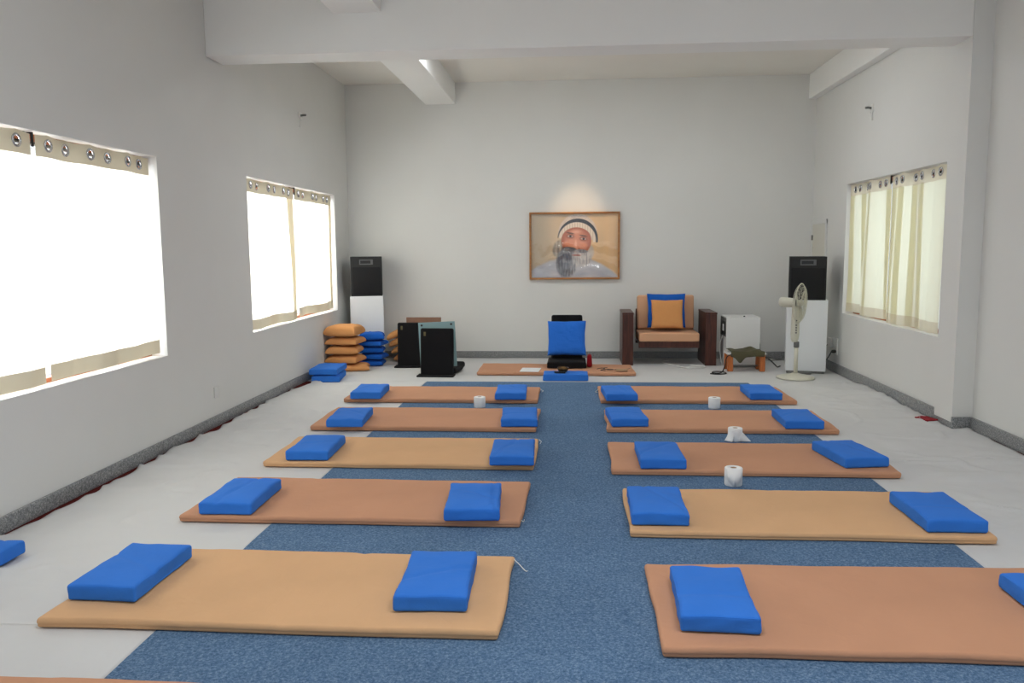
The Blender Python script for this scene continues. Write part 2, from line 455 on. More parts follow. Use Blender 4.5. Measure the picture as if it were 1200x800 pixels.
def sheet(label, x0, x1, y0, y1, wall=None, seed=0, z=.003, flat=None, ruck=()):
    """white cotton sheet with ragged edges, soft creases and rucked hems; flat=(xa,xb) stays level under the mats"""
    bm = bmesh.new(); step = .025
    n = max(2, int((x1 - x0) / step)); m = max(2, int((y1 - y0) / step)); V = []
    for j in range(m + 1):
        v = j / m; r = []
        for i in range(n + 1):
            u = i / n
            ax, bx_ = x0, x1; ay, by = y0, y1
            Yc = y0 + (y1 - y0) * v; Xc = x0 + (x1 - x0) * u
            if wall == 'L': ax = x0 + .06 + .15 * nz(Yc * .9, seed) + .05 * nz(Yc * 4.3, seed + 2)
            if wall == 'R': bx_ = x1 - .04 - .07 * nz(Yc * 1.2, seed) - .025 * nz(Yc * 4.1, seed + 2)
            if wall == 'B': by = y1 - .03 - .035 * nz(Xc * 1.2, seed) - .02 * nz(Xc * 4.1, seed + 2)
            ay += .022 * nz(Xc * 1.7, seed + 5) + .012 * nz(Xc * 6, seed + 6)
            ax = max(ax, XL + .02); bx_ = min(bx_, (XR - .034) if Yc > BY0 - .05 else (XN - .034))
            if BY0 - .06 < Yc < BY1 + .02: bx_ = min(bx_, CX - .012)
            by = min(by, YB - .02)
            x = ax + (bx_ - ax) * u; y = ay + (by - ay) * v
            mask = 1.0
            if flat: mask = 1 - smooth(flat[0] - .12, flat[0], x) * (1 - smooth(flat[1], flat[1] + .12, x))
            h = .030 * max(0, nz(x * 2.1, y * 2.6, seed)) + .010 * max(0, nz(x * 7, y * 5, seed + 3))
            rd = abs(nz(x * 1.6 + .5 * nz(x * 3, y * 3, 9), y * 1.6, seed + 7)); h += .045 * max(0, .09 - rd) / .09 * (.3 + .7 * max(0, nz(x, y, seed + 11)))
            for (ry, rh, rw) in ruck:
                q = (y - ry - .03 * nz(x * 2.2, 4)) / rw; h += rh * math.exp(-q * q) * (.5 + .6 * abs(nz(x * 6, 1.7, seed)))
            edge = min(u * n, (n - u * n), 3) / 3.0
            hem = .010 * max(0, nz(x * 9, y * 9, 1)) * (1 - edge if wall in ('L', 'R') else 0)
            r.append(bm.verts.new((x, y, z + (h + hem) * mask)))
        V.append(r)
    for j in range(m):
        for i in range(n):
            bm.faces.new((V[j][i], V[j][i + 1], V[j + 1][i + 1], V[j + 1][i]))
    b = obj('floor_sheet', bm, M_sheet)
    md = b.modifiers.new('thickness', 'SOLIDIFY'); md.thickness = .0016; md.offset = -1
    return tag(b, label, 'sheet', 'white sheets over the floor')
sheet('white floor sheet in the front left corner, nearest the camera', XL, CL - .002, .8, 3.16, 'L', 1, .0045, (-2.45, -1.7))
sheet('white floor sheet along the left wall beside the lit large window', XL, CL - .002, 3.10, 7.72, 'L', 21, .003, (-2.45, -1.7), ((3.22, .016, .03), (5.1, .010, .05), (7.62, .030, .05)))
sheet('white floor sheet on the left between the far mats and wall', XL, CL - .002, 7.66, 9.5, 'L', 41, .0045, (-2.5, -1.7))
sheet('white floor sheet on the right beside the nearest mats', CR + .002, XN, .8, 6.08, 'R', 61, .003, (1.9, 2.42), ((6.0, .030, .035), (4.9, .010, .05)))
sheet('white floor sheet on the right below the right wall window', CR + .002, XN, 6.04, 9.5, 'R', 81, .0048, (1.9, 2.42), ((6.1, .022, .03), (8.05, .014, .025)))
sheet('white floor sheet at the back under armchair and floor chairs', XL, XR, 9.505, YB, 'B', 101, .003, (-5, 5))

# piece of red cloth showing at the foot of the column
bm = rbox(.13, .17, .012, .005, (5, 5, 1), lambda p: p + Vector((.03 * p.y, 0, .01 * max(0, nz(p.x * 20, p.y * 20)))))
tag(obj('red_cloth', bm, M_red, None, True, (3.205, 7.50, .014), (0, 0, .30)), 'scrap of red cloth at the foot of the right column', 'cloth')

# ------------------------------------------------------------------ mats
MATZ = .0095
def mat_mesh(q, h, seed, lumps=.004):
    cx = sum(p[0] for p in q) / 4; cy = sum(p[1] for p in q) / 4
    def fn(p):
        u = p.x / 1.0 + .5; v = p.y / 1.0 + .5
        zt = p.z / h
        a = Vector(q[0]) * (1 - u) + Vector(q[1]) * u; b = Vector(q[3]) * (1 - u) + Vector(q[2]) * u
        P = a * (1 - v) + b * v
        X, Y = P.x - cx, P.y - cy
        W = .012 * nz(X * 2.3, seed * 3.1, v * 2) * (abs(v - .5) * 2) ** 4
        Y += W; X += .012 * nz(Y * 4, seed * 1.7, 2) * (abs(u - .5) * 2) ** 6
        z = p.z
        if zt > .4:
            z += lumps * (nz(X * 3, Y * 4, seed) + .6 * nz(X * 8, Y * 9, seed + 4)) * min(1, (zt - .4) / .4)
            # a few pressed creases across the top
            for k in range(3):
                c0 = -.7 + 1.5 * ((seed * .37 + k * .41) % 1); sl = .5 * math.sin(seed * 2.3 + k)
                dd = (X - c0 - sl * Y + .06 * nz(Y * 5, seed + k)) / .02
                z -= .0065 * math.exp(-dd * dd) * max(0, nz(Y * 2.2 + k, seed * 1.3) + .25)
            z = max(z, h * .45)
        z += .0  # flat underside
        return Vector((X, Y, z))
    w = (Vector(q[1]) - Vector(q[0])).length; d = (Vector(q[3]) - Vector(q[0])).length
    # build in unit space with edge radii scaled per axis
    r = .014
    bm = bmesh.new()
    xs = [x / w for x in axis_coords(w, r, 46)]; ys = [y / d for y in axis_coords(d, r, 22)]; zs = axis_coords(h, .02, 1)
    V = {}
    X, Y, Zn = len(xs) - 1, len(ys) - 1, len(zs) - 1
    def vert(i, j, k):
        if (i, j, k) in V: return V[i, j, k]
        p = Vector((xs[i] * w, ys[j] * d, zs[k]))
        qx = max(-(w / 2 - r), min(w / 2 - r, p.x)); qy = max(-(d / 2 - r), min(d / 2 - r, p.y)); qz = max(-(h / 2 - .02), min(h / 2 - .02, p.z))
        e = Vector(((p.x - qx) / r, (p.y - qy) / r, (p.z - qz) / .02)); m = max(abs(c) for c in e)
        if m > 1e-6:
            e = Vector([math.tan(c * PI / 4) for c in e]).normalized() * m
            p = Vector((qx + e.x * r, qy + e.y * r, qz + e.z * .02))
        # sewn seam: a shallow groove all round a third of the way up
        zz = p.z + h / 2; g = math.exp(-((zz - h * .36) / .004) ** 2) * .004
        if abs(p.x) > w / 2 - r * .6: p.x -= math.copysign(g, p.x)
        if abs(p.y) > d / 2 - r * .6: p.y -= math.copysign(g, p.y)
        V[i, j, k] = bm.verts.new(fn(Vector((p.x / w, p.y / d, zz)))); return V[i, j, k]
    for i in range(X):
        for j in range(Y):
            bm.faces.new((vert(i, j, 0), vert(i, j + 1, 0), vert(i + 1, j + 1, 0), vert(i + 1, j, 0)))
            bm.faces.new((vert(i, j, Zn), vert(i + 1, j, Zn), vert(i + 1, j + 1, Zn), vert(i, j + 1, Zn)))
    for k in range(Zn):
        for i in range(X):
            bm.faces.new((vert(i, 0, k), vert(i + 1, 0, k), vert(i + 1, 0, k + 1), vert(i, 0, k + 1)))
            bm.faces.new((vert(i, Y, k), vert(i, Y, k + 1), vert(i + 1, Y, k + 1), vert(i + 1, Y, k)))
        for j in range(Y):
            bm.faces.new((vert(0, j, k), vert(0, j, k + 1), vert(0, j + 1, k + 1), vert(0, j + 1, k)))
            bm.faces.new((vert(X, j, k), vert(X, j + 1, k), vert(X, j + 1, k + 1), vert(X, j, k + 1)))
    return bm, (cx, cy)

MATS = [  # corners front-left, front-right, back-right, back-left
    ('L0', [(-2.30, 1.86), (-.31, 1.86), (-.31, 2.668), (-2.30, 2.676)], M_terra, 'terracotta floor mat at the bottom edge, mostly out of the picture'),
    ('L1', [(-2.271, 3.117), (-.300, 3.117), (-.292, 3.931), (-2.262, 3.945)], M_yellow, 'mustard yellow floor mat left of the aisle, nearest the camera'),
    ('L2', [(-2.308, 4.45), (-.293, 4.45), (-.285, 5.245), (-2.30, 5.255)], M_terra, 'terracotta floor mat left of the aisle between two yellow mats'),
    ('L3', [(-2.278, 5.652), (-.281, 5.652), (-.275, 6.46), (-2.275, 6.455)], M_yellow, 'yellow floor mat in the third row left of the aisle'),
    ('L4', [(-2.313, 6.849), (-.317, 6.849), (-.317, 7.684), (-2.32, 7.70)], M_terra, 'terracotta floor mat left of the aisle, second from the back'),
    ('L5', [(-2.384, 8.141), (-.361, 8.141), (-.361, 8.883), (-2.388, 8.93)], M_terra, 'terracotta floor mat in the back row left of the aisle'),
    ('R1', [(.348, 3.023), (2.315, 3.045), (2.31, 3.93), (.35, 3.872)], M_terra, 'wide terracotta floor mat at the front right, cut by the picture edge'),
    ('R2', [(.313, 4.328), (2.252, 4.328), (2.245, 5.135), (.313, 5.123)], M_yellow, 'only yellow floor mat right of the aisle'),
    ('R3', [(.273, 5.562), (2.242, 5.562), (2.235, 6.385), (.273, 6.369)], M_terra, 'terracotta floor mat right of the aisle just behind the yellow one'),
    ('R4', [(.293, 6.868), (2.244, 6.868), (2.24, 7.69), (.293, 7.675)], M_terra, 'terracotta floor mat right of the aisle, second from the back'),
    ('R5', [(.273, 8.17), (2.235, 8.17), (2.23, 9.0), (.273, 8.994)], M_terra, 'terracotta floor mat in the back row right of the aisle'),
    ('FAR', [(-1.209, 9.965), (.77, 9.958), (.748, 10.65), (-1.215, 10.74)], M_terra, 'terracotta floor mat under the black floor chair below the portrait'),
]
MAT = {}
for n, (key, q, m, lab) in enumerate(MATS):
    bm, (cx, cy) = mat_mesh(q, .043, n + 1)
    o = obj('floor_mat', bm, m, None, True, (cx, cy, MATZ))
    tag(o, lab, 'mat', 'meditation mats on the floor'); MAT[key] = o
MT = MATZ + .0455     # top of a mat

# loose white sewing threads at mat corners
def mat_thread(key, pts):
    o = MAT[key]; bm = bmesh.new()
    tube(bm, spline([Vector(p) - o.location for p in pts], 6), .0022, 5)
    t = obj('thread', bm, M_thread, o); t['label'] = 'white loose thread'
mat_thread('L1', [(-.296, 3.90, .045), (-.27, 3.88, .03), (-.235, 3.83, .016), (-.225, 3.835, .013)])
mat_thread('L2', [(-.295, 4.47, .05), (-.282, 4.465, .045), (-.277, 4.46, .058)])
mat_thread('L3', [(-.276, 6.43, .05), (-.262, 6.40, .045), (-.255, 6.36, .05), (-.262, 6.33, .04)])
mat_thread('L5', [(-.362, 8.80, .045), (-.335, 8.76, .035), (-.325, 8.72, .04), (-.345, 8.70, .03)])
mat_thread('R5', [(.274, 8.80, .045), (.25, 8.76, .035), (.24, 8.72, .03), (.262, 8.70, .03)])

# ------------------------------------------------------------------ box cushions
def cushion(x, y, z, rz, label, seed, w=.32, d=.53, h=.075, group='blue cushions on the mats', m=None, flap=False):
    def fn(p):
        u, v, t = p.x / (w / 2), p.y / (d / 2), p.z / h
        p = p.copy()
        pin = 1 - .035 * (1 - v * v) * abs(u) ** 3 * (1 if t > .15 else .3)
        p.x *= pin; p.y *= 1 - .02 * (1 - u * u) * abs(v) ** 3
        if t > .5:
            p.z += (.011 * (1 - u ** 4) * (1 - v ** 4) - .004) * smooth(.5, .9, t)
            p.z += .006 * nz(p.x * 9, p.y * 8, seed) * smooth(.5, .9, t)
            # creases of the slip-cover
            dd = (p.x * math.cos(seed) + p.y * math.sin(seed) - .05 * math.sin(seed * 3) + .02 * nz(p.x * 6, p.y * 6, seed)) / .012
            p.z -= .007 * math.exp(-dd * dd) * smooth(.6, .95, t)
            if flap:
                q = (p.x - w * .36) / .006; p.z -= .006 * math.exp(-q * q)
        if abs(u) > .9 or abs(v) > .9:
            k = .004 * nz(p.x * 12, p.y * 12, seed + p.z * 20)
            p.x += k * (1 if u > 0 else -1) * (abs(u) > .9); p.y += k * (1 if v > 0 else -1) * (abs(v) > .9)
        return p
    bm = rbox(w, d, h, .014, (20, 30, 4), fn)
    o = obj('cushion', bm, m or M_blue, None, True, (x, y, z), (0, 0, rz))
    # welt: the sewn edge running round the top of the cover
    bm = bmesh.new()
    pts = []
    hw, hd, r = w / 2 - .004, d / 2 - .004, .013
    for (cx, cy, a0) in ((hw - r, hd - r, 0), (-hw + r, hd - r, PI / 2), (-hw + r, -hd + r, PI), (hw - r, -hd + r, 1.5 * PI)):
        for k in range(5):
            a = a0 + k * PI / 8; pts.append((cx + r * math.cos(a), cy + r * math.sin(a)))
    dense = []
    for i in range(len(pts)):
        a, b = pts[i], pts[(i + 1) % len(pts)]; L = math.hypot(b[0] - a[0], b[1] - a[1]); n = max(1, int(L / .04))
        for k in range(n): dense.append((a[0] + (b[0] - a[0]) * k / n, a[1] + (b[1] - a[1]) * k / n))
    P3 = []
    for (px, py) in dense:
        q = fn(Vector((px, py, h * .93))); P3.append((q.x, q.y, q.z - .001))
    tube(bm, P3, .0026, 6, True)
    obj('welt', bm, m or M_blue, o)
    return tag(o, label, 'cushion', group)
R = math.radians
CU = [
    (-2.077, 3.545, -1, 'blue cushion on the left end of the nearest yellow mat, left of aisle'),
    (-.618, 3.525, 2, 'blue cushion on the aisle end of the nearest yellow mat, left of aisle'),
    (-2.037, 4.717, 1, 'blue cushion on the wall end of the second left row terracotta mat'),
    (-.592, 4.68, 4, 'blue cushion with a sewn end flap on the second left row terracotta mat'),
    (-1.957, 5.936, 2, 'blue cushion on the wall end of the third left row yellow mat'),
    (-.445, 5.862, 2, 'blue cushion on the aisle end of the third left row yellow mat'),
    (-2.001, 7.04, 4, 'blue cushion on the wall end of the fourth left row terracotta mat'),
    (-.479, 7.109, 3, 'blue cushion on the aisle end of the fourth left row terracotta mat'),
    (-2.148, 8.351, 3, 'blue cushion on the wall end of the back left terracotta mat'),
    (-.646, 8.355, 2, 'blue cushion on the aisle end of the back left terracotta mat'),
    (.598, 3.403, -2, 'blue cushion on the aisle end of the front right terracotta mat'),
    (2.075, 3.405, 0, 'blue cushion cut off by the right edge of the picture'),
    (.487, 4.661, -.5, 'blue cushion on the aisle end of the only yellow mat on the right'),
    (2.054, 4.628, .5, 'blue cushion on the wall end of the only yellow mat on the right'),
    (.624, 5.822, .5, 'blue cushion on the aisle end of the third right row terracotta mat'),
    (1.997, 5.92, 9, 'slightly skewed blue cushion on the wall end of the third right row mat'),
    (.47, 7.149, 4, 'blue cushion on the aisle end of the fourth right row terracotta mat'),
    (1.948, 7.12, -1, 'blue cushion on the wall end of the fourth right row terracotta mat'),
    (.47, 8.328, 4, 'blue cushion on the aisle end of the back right terracotta mat'),
    (1.93, 8.433, 0, 'blue cushion on the wall end of the back right terracotta mat'),
]
for i, (x, y, a, lab) in enumerate(CU):
    cushion(x, y, MT + .001, R(a), lab, i + 1, flap=(i == 3))
cushion(-3.035, 3.65, .020, 0, 'blue cushion on the white sheet at the left picture edge', 31, group='blue cushions on the floor sheets')
cushion(-.092, 9.72, .006, 0, 'blue cushion on the floor before the black floor chair', 32, w=.54, d=.30, h=.082, group='blue cushions on the floor sheets')
# two flat cushions stacked in the back left corner
cushion(-2.995, 9.66, .006, R(8), 'lower blue cushion of the pair beside the orange pillow stack', 33, w=.34, d=.54, h=.075, group='pair of stacked blue cushions')
cushion(-3.005, 9.67, .093, R(3), 'upper blue cushion of the pair beside the orange pillow stack', 34, w=.34, d=.54, h=.075, group='pair of stacked blue cushions')

# ------------------------------------------------------------------ soft knife-edge pillows
def pillow_bm(w, d, t, seed, droop=.0, n=22):
    bm = bmesh.new(); top, bot = {}, {}
    for j in range(n + 1):
        for i in range(n + 1):
            u = math.sin((2 * i / n - 1) * PI / 2); v = math.sin((2 * j / n - 1) * PI / 2)
            S = max(0, (1 - u ** 4) * (1 - v ** 4)) ** .30
            pin = .055
            x = w / 2 * u * (1 - pin * (1 - v * v) * u * u); y = d / 2 * v * (1 - pin * (1 - u * u) * v * v)
            x += .006 * nz(v * 2, seed, u); y += .006 * nz(u * 2, seed + 3, v)
            base = t * .45 + droop * (S - 1) + .012 * nz(u * 1.2, v * 1.2, seed + 9) * (1 - S)
            crease = .007 * nz(u * 4 + seed, v * 4, 2) * S + .004 * nz(u * 9, v * 9, seed) * S
            top[i, j] = bm.verts.new((x, y, base + t * .55 * S + crease))
            bd = i in (0, n) or j in (0, n)
            bot[i, j] = top[i, j] if bd else bm.verts.new((x, y, base - t * .45 * S + crease * .3))
    for j in range(n):
        for i in range(n):
            bm.faces.new((top[i, j], top[i + 1, j], top[i + 1, j + 1], top[i, j + 1]))
            f = (bot[i, j], bot[i, j + 1], bot[i + 1, j + 1], bot[i + 1, j])
            if len(set(f)) > 2:
                try: bm.faces.new(f)
                except ValueError: pass
    return bm
def pillow(x, y, z, w, d, t, rz, m, label, group, seed, droop=.01, tilt=(0, 0)):
    o = obj('pillow', pillow_bm(w, d, t, seed, droop), m, None, True, (x, y, z), (tilt[0], tilt[1], rz))
    return tag(o, label, 'pillow', group)
ords = ['lowest', 'second lowest', 'middle', 'second highest', 'topmost']
G1 = 'orange pillows stacked in the corner'
zz = .006
for k, (dx, dy, rz, t) in enumerate([(.095, -.02, 14, .082), (-.012, .0, -5, .105), (-.022, .0, 4, .112), (-.008, .01, -4, .102), (-.01, -.02, -5, .15)]):
    names = ['lowest orange pillow in the corner stack, jutting out to the right', 'orange pillow just above the lowest in the corner stack',
             'middle orange pillow of the corner stack', 'orange pillow just under the topmost in the corner stack', 'plump topmost orange pillow of the corner stack']
    pillow(-3.0 + dx, 10.465 + dy, zz, .43, .42, t, R(rz), M_orange, names[k], G1, 40 + k, .016)
    zz += t + .012
zz = .006
G2 = 'blue pillows stacked before the white pedestal'
for k, (dx, dy, rz, t) in enumerate([(-.01, 0, 5, .08), (.01, .0, -4, .08), (-.005, 0, 8, .085), (.01, 0, -6, .075), (0, 0, 12, .10)]):
    names = ['lowest blue pillow in the stack before the white pedestal', 'second lowest blue pillow in the stack before the white pedestal',
             'middle blue pillow in the stack before the white pedestal', 'fourth blue pillow up in the stack before the white pedestal',
             'topmost blue pillow of the stack before the white pedestal']
    pillow(-2.755 + dx, 10.872 + dy, zz, .35, .34, t, R(rz), M_bluep, names[k], G2, 60 + k, .012)
    zz += t + .008
G3 = 'orange pillows leaning behind the floor chairs'
for k in range(4):
    names = ['lowest leaning orange pillow behind the left black floor chair', 'second leaning orange pillow from below behind the left black floor chair',
             'third leaning orange pillow from below behind the left black floor chair', 'topmost leaning orange pillow behind the left black floor chair']
    pillow(-2.30 - .043 * k, 11.33, .088 + .097 * k, .42, .38, .090, R(4 * k - 4), M_orange, names[k], G3, 80 + k, .0, (0, R(-24)))

# ------------------------------------------------------------------ floor chairs
def floor_chair_away(name_label, x, y, rz, w, h, with_board, seed):
    """black padded floor chair seen from behind: back pad, foot flap towards us, seat behind"""
    t = thing('floor_chair', name_label, 'floor chair', (x, y, .006), rz, 'black floor chairs by the left corner')
    lean = R(-4)
    def fn(p):
        q = p.copy(); q.y += .012 * nz(p.x * 4, p.z * 4, seed); return q
    bm = rbox(w, h, .055, .024, (10, 12, 2)); b = obj('backrest', bm, M_black, t, True, (0, .035, h / 2), (PI / 2 + lean, 0, 0))
    lm = bmesh.new(); bx(lm, -.014, .014, -.0015, .0015, -.026, .026, .001)
    lg = obj('logo', lm, M_logo, b, True, (-w * .36, h * .38, .0565), (PI / 2, 0, 0)); lg['label'] = 'faded gold printed label'
    # foot flap
    bm = rbox(w + .05, .15, .018, .008, (8, 5, 1), lambda p: Vector((p.x, p.y, p.z + .10 * max(0, p.y + .01) ** 1.3)))
    obj('foot_flap', bm, M_black, t, True, (-.01, -.035, 0))
    sd = .44 if with_board else .17
    bm = rbox(w, sd, .075, .03, (8, 10, 2), lambda p: Vector((p.x, p.y, p.z + .03 * smooth(.05, .2, p.y))))
    obj('seat', bm, M_black, t, True, (.03 if with_board else 0, .10 + sd / 2, .012), (0, 0, R(-6 if with_board else 0)))
    if with_board:
        bm = bmesh.new(); bx(bm, -.235, .235, -.012, .012, .10, .665, .006); o = obj('back_board', bm, M_teal, t, False, (.0, .11, .0), (R(-3.5), R(-3), 0)); o['label'] = 'teal grey board with two bolts'
        for sx in (-.19, .19):
            bm = bmesh.new(); lathe(bm, [(.014, 0), (.014, .006), (.008, .011)], 14)
            obj('bolt', bm, M_dark, o, True, (sx, -.012, .63), (PI / 2, 0, 0))
    return t
floor_chair_away('black floor chair with teal grey board, in front of another one', -1.695, 9.93, R(-3), .42, .595, True, 1)
floor_chair_away('black floor chair standing partly behind one with a teal board', -2.14, 10.70, R(1), .44, .595, False, 2)
bm = bmesh.new(); bx(bm, -.24, .24, -.02, .02, 0, .64, .004)
tag(obj('board', bm, M_brown, None, False, (-2.06, 11.02, .006), (R(-1), 0, 0)), 'plain brown board standing behind the black floor chairs', 'board')

# chair of the teacher, below the portrait
t = thing('floor_chair', 'black legless floor chair below the portrait with a blue pillow', 'floor chair', (-.085, 10.25, MT + .001))
bm = rbox(.50, .48, .085, .035, (10, 10, 2), lambda p: Vector((p.x, p.y, p.z + .004 * nz(p.x * 9, p.y * 9)))); obj('seat', bm, M_black, t, True, (0, .24, 0))
bm = rbox(.41, .60, .06, .028, (10, 12, 2)); obj('backrest', bm, M_black, t, True, (0, .46, .345), (R(90 - 14), 0, 0))
bm = rbox(.50, .03, .075, .012, (10, 2, 2)); obj('front_edge', bm, M_black, t, True, (0, .006, .004))
# pillow leaning on its back
pillow(-.085, 10.505, .16 + MT, .50, .46, .13, 0, cloth('creased_royal_blue_cotton', rgb(42, 108, 204), .05, 260, 9, .9), 'large blue pillow leaning on the black floor chair below the portrait', None, 95, .0, (R(72), 0))
bpy.context.view_layer.update()
pl = [o for o in COL.objects if o.get('label', '').startswith('large blue pillow')][0]
pl.location = (-.085, 10.54, .345 + MT)

# red pouch beside the chair
bm = rbox(.075, .16, .16, .03, (4, 6, 4), lambda p: Vector((p.x * (1 - .3 * p.z / .16), p.y, p.z + .006 * nz(p.y * 20, p.z * 20))))
tag(obj('pouch', bm, M_red, None, True, (.208, 10.42, MT + .002)), 'dark red cloth pouch beside the black floor chair on the far mat', 'pouch')

# papers
bm = bmesh.new(); bx(bm, -.12, .12, -.16, .16, 0, .004, .0005)
tag(obj('paper', bm, M_page, None, False, (-.54, 10.12, MT + .001), (0, 0, R(-4))), 'white paper sheets lying on the far mat left of floor chair', 'paper')
# eyeglasses-like wire and small things on the right
t = thing('glasses', 'thin wire spectacles lying folded open on the far mat', 'glasses', (.50, 10.12, MT + .003), R(-12))
for sx in (-.04, .06):
    bm = bmesh.new(); pts = [(sx + .045 * math.cos(a), .0 + .03 * math.sin(a), .006) for a in [2 * PI * k / 20 for k in range(20)]]
    tube(bm, pts, .0035, 6, True); obj('lens_rim', bm, M_dark, t)
bm = bmesh.new(); tube(bm, spline([(.105, 0, .006), (.16, .05, .01), (.19, .14, .008)], 6), .0035, 6); obj('temple', bm, M_dark, t)
bm = bmesh.new(); tube(bm, spline([(-.085, 0, .006), (-.14, .06, .012), (-.10, .14, .008)], 6), .0035, 6); obj('temple', bm, M_dark, t)
bm = bmesh.new(); tube(bm, spline([(.30, 10.20, MT + .005), (.36, 10.28, MT + .005), (.40, 10.20, MT + .005), (.34, 10.10, MT + .005), (.40, 10.05, MT + .005)], 6), .004, 6)
tag(obj('cord', bm, M_cable), 'short dark cord curled beside the spectacles on the far mat', 'cord')
bm = rbox(.15, .055, .03, .012, (6, 3, 1)); tag(obj('spectacle_case', bm, M_card, None, True, (.60, 10.03, MT + .001), (0, 0, R(-6))), 'small brown case near the front edge of the far mat', 'case')

# singing bowl on the blue cushion
CZ = .006 + .082 + .0075
t = thing('singing_bowl', 'dark bronze singing bowl on blue cushion before the floor chair', 'bowl', (-.125, 9.69, CZ))
bm = bmesh.new(); lathe(bm, [(.03, 0), (.05, .01), (.066, .035), (.07, .06), (.066, .06), (.06, .035), (.045, .014), (.0, .012)], 30, cap=False); obj('bowl', bm, M_brass, t)
bm = bmesh.new(); tube(bm, [(-.10, -.07, .012), (.03, -.10, .012)], .011, 10); obj('mallet', bm, M_dark, t)

# ------------------------------------------------------------------ toilet rolls on the carpet
def paper_roll(x, y, label, r=.058, h=.105, tail=0, rz=0.0):
    t = thing('paper_roll', label, 'paper roll', (x, y, .009), rz, 'white paper rolls between the mats')
    bm = bmesh.new()
    lathe(bm, [(.021, 0), (r - .003, 0), (r, .004), (r, h - .004), (r - .003, h), (.021, h), (.021, 0)], 36, cap=False)
    obj('paper', bm, M_paper, t)
    bm = bmesh.new(); lathe(bm, [(.0185, .001), (.0208, .001), (.0208, h - .001), (.0185, h - .001), (.0185, .001)], 24, cap=False)
    obj('core', bm, M_card, t)
    if tail == 1:      # a folded point hanging down the front
        bm = bmesh.new(); n = 12; rows = []
        for k in range(n + 1):
            a = -PI / 2 + (k / n - .5) * 1.9; rr = r + .003 + .004 * math.cos((k / n - .5) * PI)
            zb = h * .02 + .05 * abs(k / n - .5) * 2
            rows.append((bm.verts.new((rr * math.cos(a), rr * math.sin(a), h * .97)), bm.verts.new((rr * 1.03 * math.cos(a), rr * 1.03 * math.sin(a), zb))))
        for a, b in zip(rows, rows[1:]): bm.faces.new((a[0], b[0], b[1], a[1]))
        o = obj('loose_end', bm, M_paper, t); md = o.modifiers.new('s', 'SOLIDIFY'); md.thickness = .0012
        o['label'] = 'loose end folded to a point'
    if tail == 2:      # loose sheet trailing on the carpet
        bm = bmesh.new(); n = 10; rows = []
        for k in range(n + 1):
            u = k / n; zt = .06 * (1 - u) ** 2 + .003
            rows.append((bm.verts.new((r * .2 + (r * .8 + .06) * u, -r * 1.05 + .01 * u, .004)), bm.verts.new((r * .9 + (r * .1 + .06) * u, -r * .55 - r * .3 * u, .07 * (1 - u) + .005))))
        for a, b in zip(rows, rows[1:]): bm.faces.new((a[0], b[0], b[1], a[1]))
        o = obj('loose_end', bm, M_paper, t); md = o.modifiers.new('s', 'SOLIDIFY'); md.thickness = .0012
        o['label'] = 'loose sheet curling out beside the roll'
        bm = bmesh.new(); rows = []
        for k in range(n + 1):
            u = k / n; zt = h * .9 * (1 - u) + .004
            rows.append((bm.verts.new((-r * 1.0 - .035 * u * u, -.03, zt)), bm.verts.new((-r * .3 - .02 * u * u, -r - .02 * u, zt))))
        for a, b in zip(rows, rows[1:]): bm.faces.new((a[0], b[0], b[1], a[1]))
        o = obj('loose_end', bm, M_paper, t); md = o.modifiers.new('s', 'SOLIDIFY'); md.thickness = .0012
        o['label'] = 'loose sheet trailing on the carpet'
    return t
paper_roll(-.935, 7.95, 'white paper roll left of the aisle, between the two back mats')
paper_roll(1.386, 7.99, 'white paper roll between the two back mats right of the aisle')
paper_roll(1.325, 6.64, 'white paper roll with trailing loose sheet, right of the aisle', tail=2)
paper_roll(1.068, 5.375, 'white paper roll with pointed loose end, behind the right yellow mat', tail=1, h=.118, r=.059)

# ------------------------------------------------------------------ loudspeakers on white pedestals
def speaker_set(x, y, zp, w, hs, ds, pw, pd, side, rz):
    p = thing('pedestal', 'tall white laminate pedestal under the %s loudspeaker' % side, 'pedestal', (x, y, .006), rz, 'white speaker pedestals')
    bm = bmesh.new(); bx(bm, -pw / 2, pw / 2, 0, pd, .03, zp - .006, .003); obj('cabinet', bm, M_white_lam, p, False)
    bm = bmesh.new(); bx(bm, -pw / 2 + .015, pw / 2 - .015, .02, pd - .015, 0, .03, .002); obj('plinth', bm, M_greyp, p, False)
    s = thing('loudspeaker', 'black loudspeaker on the white pedestal in the %s' % ('back left corner' if side == 'left' else 'back right behind the fan'), 'loudspeaker', (x, y + .02, zp + .0005), rz, 'black loudspeakers')
    bm = bmesh.new(); bx(bm, -w / 2, w / 2, 0, ds, 0, hs, .006); obj('cabinet', bm, M_speaker, s, False)
    bm = bmesh.new(); bx(bm, -w / 2 + .022, w / 2 - .022, -.012, .004, .022, hs * .74, .006); obj('grille', bm, M_grille, s, True)
    bm = bmesh.new()   # horn flare: bezel with a sunk mouth
    hw, hz0, hz1 = w * .215, hs * .80, hs * .93
    t = .014
    bx(bm, -hw, hw, -.008, .004, hz0, hz0 + t, .002); bx(bm, -hw, hw, -.008, .004, hz1 - t, hz1, .002)
    bx(bm, -hw, -hw + t, -.008, .004, hz0, hz1, .002); bx(bm, hw - t * 2.2, hw, -.008, .004, hz0, hz1, .002)
    hb = obj('horn_bezel', bm, M_bezel, s, False); hb['label'] = 'grey rectangular horn bezel'
    bm = bmesh.new(); bx(bm, -hw + t, hw - t * 2.2, -.002, .002, hz0 + t, hz1 - t); obj('horn_mouth', bm, M_dark, hb, False)
    return s
speaker_set(-2.865, 11.08, .936, .432, .545, .38, .455, .42, 'left', R(13))
speaker_set(2.882, 10.24, .918, .432, .535, .38, .475, .42, 'right', R(-13))

